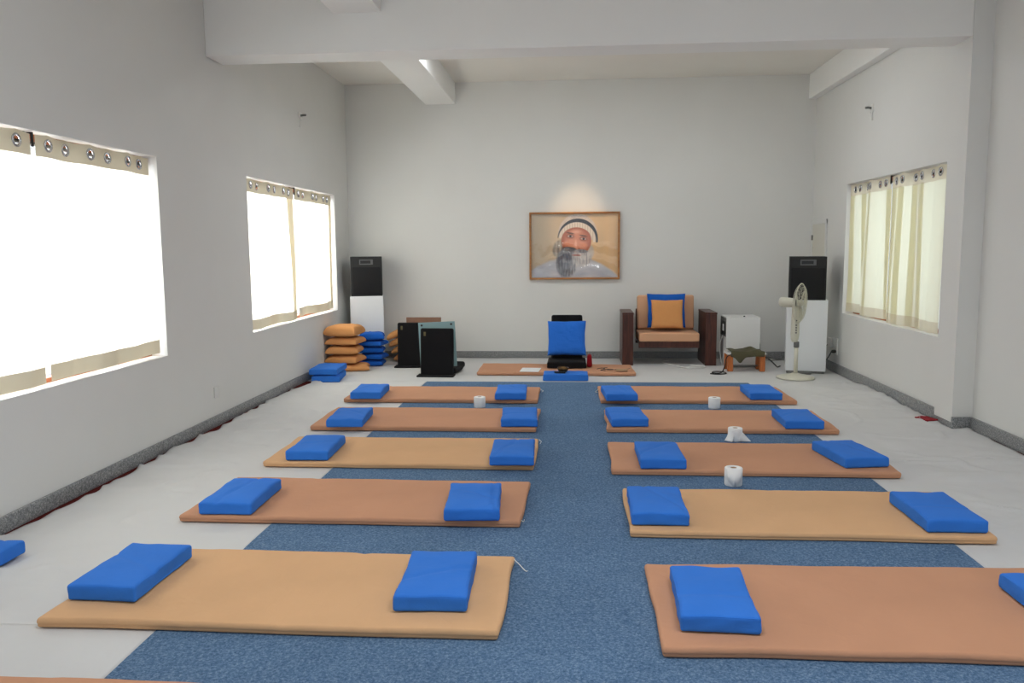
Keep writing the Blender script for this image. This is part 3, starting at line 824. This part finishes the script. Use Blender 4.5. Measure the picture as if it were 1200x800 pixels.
# ------------------------------------------------------------------ armchair
t = thing('armchair', 'dark walnut armchair with peach cushions against the back wall', 'armchair', (1.278, 10.88, .005))
AW, AH, AD = .147, .712, .64
for sx in (-1, 1):
    bm = bmesh.new(); x0 = sx * (.475 + AW / 2)
    bx(bm, x0 - AW / 2, x0 + AW / 2, 0, AD, 0, AH - .028, .004); obj('arm', bm, M_wood, t, False)
    bm = bmesh.new(); bx(bm, x0 - AW / 2 - .003, x0 + AW / 2 + .003, -.004, AD, AH - .028, AH, .004); obj('arm_top', bm, M_wood, t, False)
bm = bmesh.new(); bx(bm, -.402, .402, .03, .055, .235, .318, .004); bx(bm, -.402, .402, .055, AD - .03, .285, .315, .003); obj('seat_frame', bm, M_wood, t, False)
bm = bmesh.new(); bx(bm, -.402, .402, AD - .04, AD - .01, .235, .72, .004); obj('back_panel', bm, M_wood, t, False)
def puff(w, d, h, a):
    return lambda p: Vector((p.x, p.y, p.z + (a * (1 - (2 * p.x / w) ** 4) * (1 - (2 * p.y / d) ** 4) + .003 * nz(p.x * 6, p.y * 6, w)) * smooth(.5, .95, p.z / h)))
bm = rbox(.80, .56, .115, .02, (14, 10, 3), puff(.80, .56, .115, .012)); obj('seat_cushion', bm, M_peach, t, True, (0, .29, .319))
bm = rbox(.775, .47, .13, .03, (14, 10, 3), puff(.775, .47, .13, .015)); obj('back_cushion', bm, M_peach, t, True, (0, .595, .45 + .22), (R(90 - 7), 0, 0))
SZ = .005 + .319 + .115 + .014
pillow(1.268, 11.25, SZ + .255, .52, .47, .12, 0, M_bluep, 'blue pillow on the armchair behind the orange one', 'pillows on the armchair', 101, 0, (R(79), 0))
pillow(1.262, 11.10, SZ + .215, .43, .395, .13, 0, M_orange, 'orange pillow leaning in front of the blue one on the armchair', 'pillows on the armchair', 102, 0, (R(76), 0))

# ------------------------------------------------------------------ white equipment box
t = thing('cabinet_box', 'white enamel box with a dark socket panel beside the armchair', 'cabinet', (2.215, 10.73, .006), R(0))
BW, BD, BH = .435, .42, .66
bm = bmesh.new(); bx(bm, -BW / 2, BW / 2, 0, BD, .012, BH, .006); obj('body', bm, M_whitebox, t, False)
bm = bmesh.new()
bm.free()
for (fx, fy) in ((-.18, .04), (.18, .04), (-.18, .38), (.18, .38)):
    bm = bmesh.new(); bx(bm, fx - .02, fx + .02, fy - .02, fy + .02, 0, .013); obj('foot', bm, M_dark, t, False)
bm = bmesh.new(); bx(bm, -BW / 2 - .006, -BW / 2 + .001, .02, .40, .40, .645, .002); sp = obj('socket_panel', bm, M_greyp, t, False); sp['label'] = 'dark grey socket panel'
bm = bmesh.new(); bx(bm, -BW / 2 - .014, -BW / 2 - .005, .05, .26, .43, .60, .003); obj('socket_bezel', bm, M_dark, sp, False)
bm = bmesh.new(); bx(bm, -BW / 2 - .017, -BW / 2 - .013, .10, .20, .47, .56, .002); obj('rating_plate', bm, M_plate, sp, False)
bm = bmesh.new(); lathe(bm, [(.012, BH), (.012, BH + .012), (.006, BH + .016)], 16, 0.02, .06); obj('knob', bm, M_dark, t)

# low stool with the olive cloth
t = thing('stool', 'low orange wooden stool before the white box', 'stool', (2.19, 10.40, .006))
for (lx, ly) in ((-.20, 0), (.20, 0), (-.20, .20), (.20, .20)):
    bm = bmesh.new(); bx(bm, lx - .034, lx + .034, ly - .03, ly + .03, 0, .215, .006); obj('leg', bm, M_stool, t, False)
bm = bmesh.new(); bx(bm, -.245, .245, -.036, .236, .215, .240, .005); obj('seat', bm, M_whitebox, t, False)
bm = bmesh.new(); tube(bm, [(-.168, .10, .06), (.168, .10, .06)], .008, 8); bx(bm, -.205, -.195, .03, .17, .055, .07); bx(bm, .195, .205, .03, .17, .055, .07); obj('stretcher', bm, M_metal, t)
# draped cloth
bm = bmesh.new(); n, m = 40, 26; V = []
for j in range(m + 1):
    r = []
    for i in range(n + 1):
        u, v = i / n, j / m
        x = -.205 + .42 * u + .018 * nz(v * 3, u * 2, 3); y = -.085 + .33 * v + .015 * nz(u * 3, v * 2, 8)
        zt = .247 + .012 * (.5 + .5 * math.sin(u * 9 + v * 3)) + .022 * max(0, nz(u * 4, v * 3, 5))
        over = max(0, -.040 - y)
        if over > 0:
            drop = over * (1.1 + 1.5 * math.exp(-((u - .27) / .12) ** 2)); zt = .250 - drop * 1.15; y = -.048 - over * .12
        zt += .03 * math.exp(-((u - .72) / .14) ** 2 - ((v - .75) / .3) ** 2)
        r.append(bm.verts.new((x, y, zt)))
    V.append(r)
for j in range(m):
    for i in range(n): bm.faces.new((V[j][i], V[j][i + 1], V[j + 1][i + 1], V[j + 1][i]))
o = obj('folded_cloth', bm, M_olive, None, True, (2.19, 10.40, .006)); md = o.modifiers.new('s', 'SOLIDIFY'); md.thickness = .006; md.offset = 1
tag(o, 'crumpled olive cloth draped over the low orange stool', 'cloth')

# cables
def cable(label, pts, r=.006, m=None, cat='cable', k=8):
    bm = bmesh.new(); tube(bm, spline(pts, k), r, 7)
    return tag(obj('cable', bm, m or M_cable), label, cat)
cable('black cable looping on the floor from stool to armchair side', [(2.0, 10.32, .232), (1.93, 10.30, .20), (1.90, 10.26, .10), (1.87, 10.26, .02), (1.80, 10.18, .014), (1.74, 10.22, .014), (1.78, 10.32, .014), (1.88, 10.30, .014), (1.90, 10.16, .014), (1.80, 10.10, .014), (1.70, 10.14, .014)], .007)
cable('black cable from the white box to the right speaker pedestal', [(2.446, 10.90, .43), (2.462, 10.88, .30), (2.47, 10.86, .20), (2.52, 10.80, .135), (2.56, 10.70, .11), (2.60, 10.58, .06), (2.66, 10.72, .016), (2.72, 10.82, .014)], .008)
cable('short black cable hanging on the side of the white box', [(2.444, 10.98, .38), (2.456, 10.96, .30), (2.45, 10.98, .24), (2.455, 10.99, .17), (2.45, 11.0, .014)], .007)
cable('grey wires lying along the foot of the back wall', [(2.46, 11.30, .015), (2.60, 11.26, .03), (2.75, 11.36, .015), (2.95, 11.30, .03), (3.12, 11.36, .015)], .007, M_greyp)
cable('second grey wire tangled near the back right corner', [(2.48, 11.46, .015), (2.66, 11.50, .05), (2.84, 11.46, .015), (3.05, 11.52, .04), (3.2, 11.48, .015)], .006, M_greyp)
cable('white cable coiled on the floor before the armchair', [(1.33, 11.30, .016), (1.22, 11.18, .014), (1.30, 10.92, .014), (1.50, 10.62, .014), (1.70, 10.66, .014), (1.72, 10.80, .014), (1.55, 10.86, .014)], .006, M_cablew)
cable('thin white wire hanging beside the white box panel', [(1.976, 10.86, .42), (1.95, 10.90, .30), (1.955, 10.90, .15), (1.975, 10.86, .016)], .004, M_cablew)

# ------------------------------------------------------------------ pedestal fan
fx, fy = 2.665, 9.87
t = thing('pedestal_fan', 'cream pedestal fan turned right, before the right speaker', 'fan', (fx, fy, .006))
bm = bmesh.new(); lathe(bm, [(.0, 0), (.215, 0), (.222, .008), (.218, .018), (.16, .034), (.07, .050), (.04, .062), (.0, .064)], 48, cap=False); obj('base', bm, M_cream, t)
bm = bmesh.new(); lathe(bm, [(.0235, .05), (.0235, .40)], 20); obj('pole', bm, M_cream, t)
bm = bmesh.new(); lathe(bm, [(.026, .37), (.032, .378), (.032, .435), (.027, .442)], 20); cl = obj('collar', bm, M_greyp, t); cl['label'] = 'grey height collar'
bm = bmesh.new(); lathe(bm, [(.03, .438), (.044, .47), (.05, .53), (.047, .64), (.043, .76), (.040, .84), (.03, .87)], 24, -.022, 0); cb = obj('control_body', bm, M_cream, t)
for k in range(4):
    bm = bmesh.new(); bx(bm, -.031, -.013, -.0535, -.045, .545 + k * .03, .563 + k * .03, .002); obj('button', bm, M_greyp, cb, True)
bm = bmesh.new(); lathe(bm, [(.009, 0), (.009, .012), (.005, .015)], 14, M=Matrix.Translation((-.022, -.045, .70)) @ Matrix.Rotation(PI / 2, 4, 'X')); obj('dial', bm, M_dark, cb)
ang = R(-30)
head = Matrix.Translation((-.03, .0, .905)) @ Matrix.Rotation(ang, 4, 'Z') @ Matrix.Rotation(R(3), 4, 'Y')
AX = head @ Matrix.Rotation(PI / 2, 4, 'Y')      # local z -> fan axis
bm = bmesh.new(); lathe(bm, [(.0, -.185), (.04, -.183), (.054, -.172), (.058, -.14), (.058, -.06), (.055, -.03), (.05, .0)], 28, cap=False, M=AX); obj('motor_housing', bm, M_cream, t)
bm = bmesh.new(); bx(bm, -.05, .01, -.03, .03, .84, .87, .006); obj('tilt_joint', bm, M_cream, t, True)
bm = bmesh.new()
RG = .235
def ring(rad, z, r=.0022, n=48):
    tube(bm, [AX @ Vector((rad * math.cos(2 * PI * k / n), rad * math.sin(2 * PI * k / n), z)) for k in range(n)], r, 5, True)
def zf(s, q):  # bowl of the guards, s=+1 front, -1 rear
    return .055 + s * .055 * math.sqrt(max(0, 1 - (q / RG) ** 2.6))
ring(RG, .055, .007); ring(.05, zf(1, .05), .006); ring(.05, zf(-1, .05), .005)
for q in (.10, .15, .2): ring(q, zf(1, q), .0018); ring(q, zf(-1, q), .0018)
for k in range(32):
    a = 2 * PI * k / 32
    for s in (1, -1):
        tube(bm, [AX @ Vector((q * math.cos(a), q * math.sin(a), zf(s, q))) for q in (.05, .12, .18, .215, RG)], .0016, 4)
lathe(bm, [(.0, zf(1, .05) + .006), (.05, zf(1, .05) + .004), (.052, zf(1, .05))], 24, cap=False, M=AX)
obj('grille', bm, M_cream, t)
for k in range(3):
    bm = bmesh.new(); a0 = 2 * PI * k / 3; rows = []
    for i in range(9):
        q = .035 + (.205 - .035) * i / 8; wv = .35 + .75 * math.sin(PI * min(1, (i + 1.2) / 9.5)); row = []
        for j in range(7):
            a = a0 + wv * (j / 6 - .35); row.append(bm.verts.new(AX @ Vector((q * math.cos(a), q * math.sin(a), .035 + .035 * j / 6))))
        rows.append(row)
    for A, B in zip(rows, rows[1:]):
        for j in range(6): bm.faces.new((A[j], A[j + 1], B[j + 1], B[j]))
    o = obj('blade', bm, M_cream, t); md = o.modifiers.new('s', 'SOLIDIFY'); md.thickness = .002
bm = bmesh.new(); lathe(bm, [(.0, .085), (.03, .083), (.04, .07), (.04, .025)], 20, M=AX, cap=False); obj('hub', bm, M_cream, t)
# dark grey tube behind the fan base
bm = bmesh.new(); tube(bm, [(2.63, 10.14, .024), (2.65, 10.14, .024), (2.66, 10.14, .024), (2.92, 10.155, .024), (2.93, 10.155, .024)], [.012, .015, .018, .018, .014], 12)
tag(obj('foam_tube', bm, M_greyp), 'dark grey tube lying on the floor behind the fan base', 'tube')

# outlets and small wall fittings
t = thing('power_outlet', 'white power outlet box with black plug on the right wall', 'power outlet', (XR, 10.47, .31))
bm = bmesh.new(); bx(bm, -.035, 0, .09, .20, -.02, .10, .006); obj('switch_box', bm, M_plate, t, True)
bm = bmesh.new(); bx(bm, -.02, 0, -.11, .05, -.09, .12, .005); obj('plate', bm, M_plate, t, True)
bm = bmesh.new(); lathe(bm, [(.0, 0), (.018, 0), (.022, .02), (.02, .045), (.008, .06)], 14, M=Matrix.Translation((-.02, -.09, -.045)) @ Matrix.Rotation(-PI / 2, 4, 'Y')); obj('plug', bm, M_dark, t)
bm = bmesh.new(); tube(bm, spline([(-.075, -.09, -.05), (-.10, -.06, -.12), (-.10, .05, -.17), (-.09, .15, -.12), (-.05, .22, -.02), (-.02, .25, .0)], 8), .006, 7); obj('cord', bm, M_cable, t)
bm = bmesh.new(); bx(bm, 0, .012, -.05, .05, -.05, .05, .004)  # plain plate added for a faint peeling spot, no socket here
tag(obj('blank_wall_plate', bm, M_wall, None, True, (XL, 7.06, .31)), 'blank white plate for a faint peeling spot low on the left wall', 'cover plate')
for (x, y, z, s, lab) in ((XL, 9.67, 3.17, 1, 'small metal bracket high on the left wall'), (XR, 9.52, 3.10, -1, 'small metal bracket high on the right wall above the window')):
    t = thing('wall_bracket', lab, 'bracket', (x, y, z), 0, 'metal brackets high on the side walls')
    bm = bmesh.new(); bx(bm, min(0, s * .012), max(0, s * .012), -.05, .05, -.04, .04, .003); obj('plate', bm, M_plate, t, True)
    bm = bmesh.new(); tube(bm, [(s * .012, 0, 0), (s * .05, -.01, .005), (s * .08, -.03, .0)], .013, 10); obj('holder', bm, M_metal, t)
    bm = bmesh.new(); tube(bm, spline([(s * .012, -.03, -.02), (s * .02, -.05, -.08), (s * .015, -.05, -.14)], 5), .006, 6); obj('wire', bm, M_cablew, t)

# ------------------------------------------------------------------ curtains
def curtain(label, x, y0, y1, zr, zb, s, ng, seed, group, mats=None, folds=(), deep=1.0):
    """hung panel; s=+1 when the room is on the +x side"""
    t = thing('curtain', label, 'curtain', (x, (y0 + y1) / 2, zb), 0, group)
    L = y1 - y0; zt = zr + .055; yc = (y0 + y1) / 2
    gy = [y0 + L * (k + .5) / ng for k in range(ng)]
    gz = zr - .010
    def off(y, z):
        ph = (y - gy[0]) / (L / ng) * PI
        a = .020 * math.cos(ph) + .012 * math.sin(ph * .5 + seed)
        f = smooth(zt, zb, z)
        b = .030 * nz(y * 3.1, z * .25, seed) + .024 * math.sin(ph * .5 + seed * 2 + .5 * nz(z, seed)) + .010 * nz(y * 9, z * .4, seed + 5)
        return .052 + a * (1 - .55 * f) * .75 + deep * b * (.15 + .85 * f) * .9
    ny_ = int(L / .0125); V = []; H = zt - zb
    zs = [zt - .0125 * k for k in range(12)]; z = zs[-1]
    while z - .035 > zb + .12: z -= .035; zs.append(z)
    hem = zb + .105
    zs += [hem + .001, hem, zb + .06, zb + .02, zb]
    bm = bmesh.new()
    for z in zs:
        r = []
        for i in range(ny_ + 1):
            y = y0 + L * i / ny_
            yy = y + .012 * nz(y * 5, z * .6, seed + 2)
            sag = .012 * nz(y * 2.3, seed) if z < hem + .01 else 0
            up_ = .010 * abs(math.sin((y - gy[0]) / (L / ng) * PI)) if z > zt - .01 else 0
            r.append(bm.verts.new((s * off(y, z), yy - yc, z - zb + sag - up_)))
        V.append(r)
    for j in range(len(zs) - 1):
        zc = (zs[j] + zs[j + 1]) / 2
        for i in range(ny_):
            y = y0 + L * (i + .5) / ny_
            if any((y - g) ** 2 + (zc - gz) ** 2 < .0285 ** 2 for g in gy): continue
            f = bm.faces.new((V[j][i], V[j][i + 1], V[j + 1][i + 1], V[j + 1][i]))
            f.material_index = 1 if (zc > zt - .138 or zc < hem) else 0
    for (fa, fb) in folds:      # cloth folded back on itself: a second layer behind the first
        a, b_ = y0 + L * fa, y0 + L * fb; W = []
        for z in zs:
            r = []
            for i in range(5):
                y = a + (b_ - a) * i / 4; yy = y + .012 * nz(y * 5, z * .6, seed + 2) + .010 * nz(z * .8, seed * 3 + fa * 9)
                r.append(bm.verts.new((s * (off(y, z) - .006 - .003 * math.sin(PI * i / 4)), yy - yc, z - zb + .004)))
            W.append(r)
        for j in range(len(zs) - 1):
            if (zs[j] + zs[j + 1]) / 2 > zt - .138: continue
            for i in range(4):
                f = bm.faces.new((W[j][i], W[j][i + 1], W[j + 1][i + 1], W[j + 1][i])); f.material_index = 2
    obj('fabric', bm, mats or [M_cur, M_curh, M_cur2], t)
    for g in gy:
        bm = bmesh.new(); xg = s * (off(g, gz) + .001)
        dy = .002; dx = s * (off(g + dy, gz) - off(g - dy, gz))
        n = 24; tdir = Vector((dx, 2 * dy, 0)).normalized()
        gyo = .012 * nz(g * 5, gz * .6, seed + 2)
        tube(bm, [Vector((xg, g - yc + gyo, gz - zb)) + tdir * (0.034 * math.cos(2 * PI * k / n)) + Vector((0, 0, 0.034 * math.sin(2 * PI * k / n))) for k in range(n)], .0075, 7, True)
        obj('grommet', bm, M_chrome, t)
    return t
def rod(label, x, y0, y1, zr, s, braces):
    t = thing('curtain_rod', label, 'curtain rod', (x, (y0 + y1) / 2, zr), 0, 'black curtain rods in the windows'); yc = (y0 + y1) / 2
    bm = bmesh.new(); tube(bm, [(0, y0 - yc, 0), (0, y1 - yc, 0)], .0125, 14); obj('rod', bm, M_rod, t)
    for y in (y0, y1):
        sgn = 1 if y == y1 else -1
        bm = bmesh.new(); lathe(bm, [(.012, 0), (.022, .004), (.026, .02), (.018, .038), (.0, .042)], 18, cap=False, M=Matrix.Translation((0, y - yc - sgn * .05, 0)) @ Matrix.Rotation(-sgn * PI / 2, 4, 'X')); obj('finial', bm, M_rod, t)
    for y in braces:
        bm = bmesh.new(); bx(bm, -.012, .012, y - yc - .010, y - yc + .010, .0, ZH - zr - .001, .003)
        bx(bm, min(0, s * .06), max(0, s * .06), y - yc - .009, y - yc + .009, .045, .058, .003)
        bx(bm, s * .06 - .006, s * .06 + .006, y - yc - .009, y - yc + .009, -.03, .058, .003)
        obj('bracket', bm, M_rod, t)
ZR = 2.258
GL1, GL2, GR = 'curtains of the large left window', 'curtains of the far left window', 'curtains of the right wall window'
xl = XL - .095
rod('black curtain rod in the large left window', xl, 3.27, 6.20, ZR, 1, (4.80,))
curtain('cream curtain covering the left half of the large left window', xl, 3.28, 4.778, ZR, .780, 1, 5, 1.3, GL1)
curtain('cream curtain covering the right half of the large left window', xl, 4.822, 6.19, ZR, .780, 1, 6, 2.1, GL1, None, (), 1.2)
rod('black curtain rod in the far left window', xl, 8.02, 10.93, ZR, 1, (9.47,))
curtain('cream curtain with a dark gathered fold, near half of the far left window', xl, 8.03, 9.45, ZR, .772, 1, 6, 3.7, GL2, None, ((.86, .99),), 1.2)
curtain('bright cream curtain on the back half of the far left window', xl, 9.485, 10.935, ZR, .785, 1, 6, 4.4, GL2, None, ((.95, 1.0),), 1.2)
xr = XR + .085
rod('black curtain rod in the right wall window', xr, 7.62, 10.22, ZR, -1, (8.95,))
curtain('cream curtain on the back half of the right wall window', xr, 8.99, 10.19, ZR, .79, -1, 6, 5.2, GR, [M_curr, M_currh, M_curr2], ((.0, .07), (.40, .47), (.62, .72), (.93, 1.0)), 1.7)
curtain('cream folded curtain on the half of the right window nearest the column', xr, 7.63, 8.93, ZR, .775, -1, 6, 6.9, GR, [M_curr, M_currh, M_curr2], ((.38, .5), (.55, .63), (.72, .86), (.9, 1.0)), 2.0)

# ------------------------------------------------------------------ framed portrait on the back wall
def portrait(u, v):
    """u,v in 0..1, v downwards: a bearded man in a knitted cap, pale robe, before a beige curtain"""
    x, y = 105 + 850 * u, 90 + 620 * v
    def mixc(a, b, t): t = max(0, min(1, t)); return tuple(p * (1 - t) + q * t for p, q in zip(a, b))
    def ell(cx, cy, rx, ry, rot=0):
        dx, dy = x - cx, y - cy; c, s = math.cos(rot), math.sin(rot)
        return math.hypot((dx * c + dy * s) / rx, (-dx * s + dy * c) / ry)
    fold = math.sin(x * .035 + 1.3 * math.sin(x * .013)) * .5 + .3 * nz(x * .03, y * .004)
    c = mixc((196, 176, 148), (226, 186, 136), (x - 250) / 600)
    c = mixc(c, (172, 152, 124), .28 * max(0, fold)); c = mixc(c, (232, 212, 184), .2 * max(0, -fold))
    # robe
    sh = 505 + .0011 * (x - 520) ** 2 * (.7 if x < 520 else .9) + 12 * nz(x * .01, 3)
    robe = smooth(sh - 16, sh + 16, y)
    rc = mixc((206, 206, 210), (170, 174, 186), .5 + .8 * nz(x * .008, y * .02, 5)); c = mixc(c, rc, robe)
    # long grey hair at both sides
    e = ell(385, 430, 78, 100, .25); c = mixc(c, mixc((176, 166, 152), (126, 118, 110), .5 + nz(x * .05, y * .012, 2)), 1 - smooth(.7, 1.05, e))
    e = ell(655, 455, 75, 95, -.2); c = mixc(c, (188, 178, 168), 1 - smooth(.7, 1.05, e))
    # cap dome
    d = ell(560, 290, 195, 205, .05)
    if y < 330 + .1 * (x - 560): 
        k = mixc((222, 206, 192), (196, 178, 164), .5 + .5 * nz(x * .02, y * .03, 1) + .25 * math.sin(x * .22) * math.sin(y * .2))
        c = mixc(c, k, 1 - smooth(.95, 1.02, d))
    # face
    f = ell(548, 352, 150, 150, .1)
    skin = mixc((214, 142, 112), (166, 92, 66), smooth(.35, 1.05, f))
    skin = mixc(skin, (232, 176, 150), .8 * (1 - smooth(.0, 1, ell(545, 262, 90, 34))))
    skin = mixc(skin, (236, 178, 150), .8 * (1 - smooth(.2, 1, ell(543, 385, 20, 66))))
    skin = mixc(skin, (224, 150, 118), .7 * (1 - smooth(.1, 1, ell(450, 375, 44, 36)))); skin = mixc(skin, (222, 146, 112), .7 * (1 - smooth(.1, 1, ell(630, 398, 42, 36))))
    skin = mixc(skin, (120, 62, 44), .75 * (1 - smooth(.3, 1, ell(512, 425, 16, 12)))); skin = mixc(skin, (120, 62, 44), .75 * (1 - smooth(.3, 1, ell(575, 432, 16, 12))))
    for (ex, ey) in ((488, 306), (618, 332)):
        skin = mixc(skin, (128, 74, 58), .75 * (1 - smooth(.3, 1.1, ell(ex, ey, 52, 32, .12))))
        skin = mixc(skin, (84, 54, 44), .85 * (1 - smooth(.4, 1.1, ell(ex, ey - 30, 50, 9, .18))))
        skin = mixc(skin, (214, 196, 184), .9 * (1 - smooth(.6, 1.1, ell(ex, ey, 30, 10, .1))))
        skin = mixc(skin, (30, 20, 20), 1 - smooth(.6, 1.1, ell(ex + 2, ey, 13, 12)))
    c = mixc(c, skin, 1 - smooth(.94, 1.02, f))
    # cap bands across the brow
    d2 = ell(556, 345, 182, 172, .1); lo = ell(552, 360, 160, 140, .1)
    if y < 345 + .12 * (x - 556):
        white = (1 - smooth(.98, 1.03, d2)) * smooth(.97, 1.03, lo); c = mixc(c, mixc((232, 218, 202), (206, 190, 172), .5 + .6 * math.sin(x * .25)), white)
        d3 = ell(562, 335, 198, 200, .08)
        black = (1 - smooth(.98, 1.02, d3)) * smooth(1.0, 1.05, d2); c = mixc(c, (34, 38, 48), black)
    # moustache and beard with strands
    st = .5 + .9 * nz(x * .07, y * .012, 4) + .4 * nz(x * .2, y * .03, 8)
    b = ell(455, 560, 112, 165, .10); bc = mixc((118, 120, 128), (206, 204, 202), smooth(430, 660, x + .2 * (y - 500)) * .9); bc = mixc(bc, (52, 56, 70), max(0, .8 - st) * .8)
    c = mixc(c, bc, (1 - smooth(.78, 1.05, b)) * smooth(395, 440, y))
    b = ell(600, 520, 105, 95, -.1); bc2 = mixc((206, 202, 200), (140, 142, 150), max(0, .8 - st)); c = mixc(c, bc2, (1 - smooth(.75, 1.05, b)) * smooth(430, 470, y) * .9)
    e = ell(480, 432, 76, 24, .06); c = mixc(c, mixc((62, 60, 68), (120, 118, 122), st * .6), 1 - smooth(.7, 1.1, e))
    e = ell(596, 452, 72, 20, .06); c = mixc(c, mixc((150, 148, 152), (92, 94, 104), st * .7), 1 - smooth(.7, 1.1, e))
    e = ell(548, 492, 52, 9, .05); c = mixc(c, (150, 84, 76), .9 * (1 - smooth(.6, 1.1, e)))
    return c
PX0, PX1, PZ0, PZ1 = -.624, .654, 1.134, 2.084
t = thing('portrait_picture', 'framed portrait of a bearded man in a knitted cap', 'picture', ((PX0 + PX1) / 2, YB, (PZ0 + PZ1) / 2))
W2, H2 = (PX1 - PX0) / 2, (PZ1 - PZ0) / 2
fwid, fd = .028, .060
bm = bmesh.new()
for (a, b, c, d_) in ((-W2, W2, H2 - fwid, H2), (-W2, W2, -H2, -H2 + fwid), (-W2, -W2 + fwid, -H2 + fwid, H2 - fwid), (W2 - fwid, W2, -H2 + fwid, H2 - fwid)):
    bx(bm, a, b, -fd, -.002, c, d_, .005)
obj('picture_frame', bm, M_frame, t, False)
bm = bmesh.new(); bx(bm, -W2 + fwid, W2 - fwid, -.014, -.004, -H2 + fwid, H2 - fwid); obj('backing', bm, M_card, t, False)
NU, NV = 230, 170
bm = bmesh.new(); lay = bm.loops.layers.float_color.new('print'); V = []
iw, ih = W2 - fwid, H2 - fwid
for j in range(NV + 1):
    V.append([bm.verts.new((-iw + 2 * iw * i / NU, -.016, ih - 2 * ih * j / NV)) for i in range(NU + 1)])
C = [[None] * (NU + 1) for _ in range(NV + 1)]
for j in range(NV + 1):
    for i in range(NU + 1):
        p = portrait(i / NU, j / NV); C[j][i] = (lin(p[0]), lin(p[1]), lin(p[2]), 1)
for j in range(NV):
    for i in range(NU):
        f = bm.faces.new((V[j][i], V[j + 1][i], V[j + 1][i + 1], V[j][i + 1]))
        for lp, (jj, ii) in zip(f.loops, ((j, i), (j + 1, i), (j + 1, i + 1), (j, i + 1))): lp[lay] = C[jj][ii]
M_print = bpy.data.materials.new('printed_portrait'); M_print.use_nodes = True
b = M_print.node_tree.nodes['Principled BSDF']; at = M_print.node_tree.nodes.new('ShaderNodeVertexColor'); at.layer_name = 'print'
M_print.node_tree.links.new(at.outputs['Color'], b.inputs['Base Color']); b.inputs['Roughness'].default_value = .6; b.inputs['Specular IOR Level'].default_value = .2
me = bpy.data.meshes.new('portrait_print'); bm.to_mesh(me); bm.free(); me.materials.append(M_print)
o = bpy.data.objects.new('portrait_print', me); COL.objects.link(o); o.parent = t
# wrinkled clear plastic film stretched over the print
bm = bmesh.new(); nu, nv = 110, 80; V = []
for j in range(nv + 1):
    v = j / nv; r = []
    for i in range(nu + 1):
        u = i / nu
        amp = smooth(.35, .62, v)
        yv = -.040 - amp * .019 * math.sin(v * 25 + 4 * math.sin(u * 3.1) + 4.5 * nz(u * 4, v * 3) + 2 * nz(u * 11, v * 4, 5)) * (.3 + max(0, nz(u * 2.5, v * 5, 7)) * 1.5) - .0016 * nz(u * 12, v * 12, 3) - .002 * nz(u * 2, v * 2, 6)
        r.append(bm.verts.new((-iw + 2 * iw * u, yv, ih - 2 * ih * v)))
    V.append(r)
for j in range(nv):
    for i in range(nu): bm.faces.new((V[j][i], V[j + 1][i], V[j + 1][i + 1], V[j][i + 1]))
o = obj('plastic_film', bm, M_film, t); o['label'] = 'wrinkled clear plastic film'

# ------------------------------------------------------------------ light
def area(name, loc, rot, sx, sy, power, col=(1, 1, 1)):
    l = bpy.data.lights.new(name, 'AREA'); l.shape = 'RECTANGLE'; l.size = sx; l.size_y = sy; l.energy = power; l.color = col
    o = bpy.data.objects.new(name, l); COL.objects.link(o); o.location = loc; o.rotation_euler = rot
    return o
# daylight outside the windows (the sky seen through them)
for (y0, y1, z0, z1), pw in zip(WL, (195, 240)):
    area('daylight_left', (XL - TH - .35, (y0 + y1) / 2, (z0 + z1) / 2 + .1), (0, -PI / 2, 0), 2.0, (y1 - y0) + .3, pw, (.94, .97, 1))
area('daylight_right', (XR + TH + .75, 8.93, 1.64), (0, PI / 2, 0), 2.0, 2.9, 33, (.95, 1, .93))
# unseen fill lights added at the ceiling: two behind the main beam, two nearer
for x in (-.95, 1.35):
    area('ceiling_fill', (x, 9.0, ZC - .05), (0, 0, 0), 1.2, .22, 20, (.93, .97, 1))
for (x, y) in ((-.4, 2.4), (1.3, 2.4)):
    area('ceiling_fill', (x, y, ZC - .06), (0, 0, 0), 1.2, 0.05, 40, (.93, .97, 1))
l = bpy.data.lights.new('bulb', 'POINT'); l.energy = 9; l.shadow_soft_size = .03; l.color = (.95, .98, 1)
o = bpy.data.objects.new('bulb', l); COL.objects.link(o); o.location = (-1.49, BY1 + .16, 3.74)
# warm ceiling spot above the portrait and a small lamp beside the short beam, both behind the main beam
def spot(name, loc, target, power, size, blend, col, rad=.03):
    l = bpy.data.lights.new(name, 'SPOT'); l.energy = power; l.spot_size = size; l.spot_blend = blend; l.color = col; l.shadow_soft_size = rad
    o = bpy.data.objects.new(name, l); COL.objects.link(o); o.location = loc
    o.rotation_euler = (Vector(target) - Vector(loc)).to_track_quat('-Z', 'Y').to_euler()
spot('picture_spot', (.05, 9.9, 3.84), (.07, 11.64, 1.88), 120, R(25), .9, (1, .68, .38), .06)
w = bpy.data.worlds.new('world'); sc.world = w; w.use_nodes = True
bg = w.node_tree.nodes['Background']; bg.inputs['Color'].default_value = (.88, .95, 1, 1); bg.inputs['Strength'].default_value = .95

sc.view_settings.view_transform = 'Standard'; sc.view_settings.look = 'None'
sc.view_settings.exposure = 0.10; sc.view_settings.gamma = 1.0; sc.view_settings.use_curve_mapping = False
cy = sc.cycles
cy.use_denoising = True; cy.max_bounces = 10; cy.diffuse_bounces = 7; cy.glossy_bounces = 4; cy.transparent_max_bounces = 12
cy.caustics_reflective = False; cy.caustics_refractive = False; cy.sample_clamp_indirect = 6
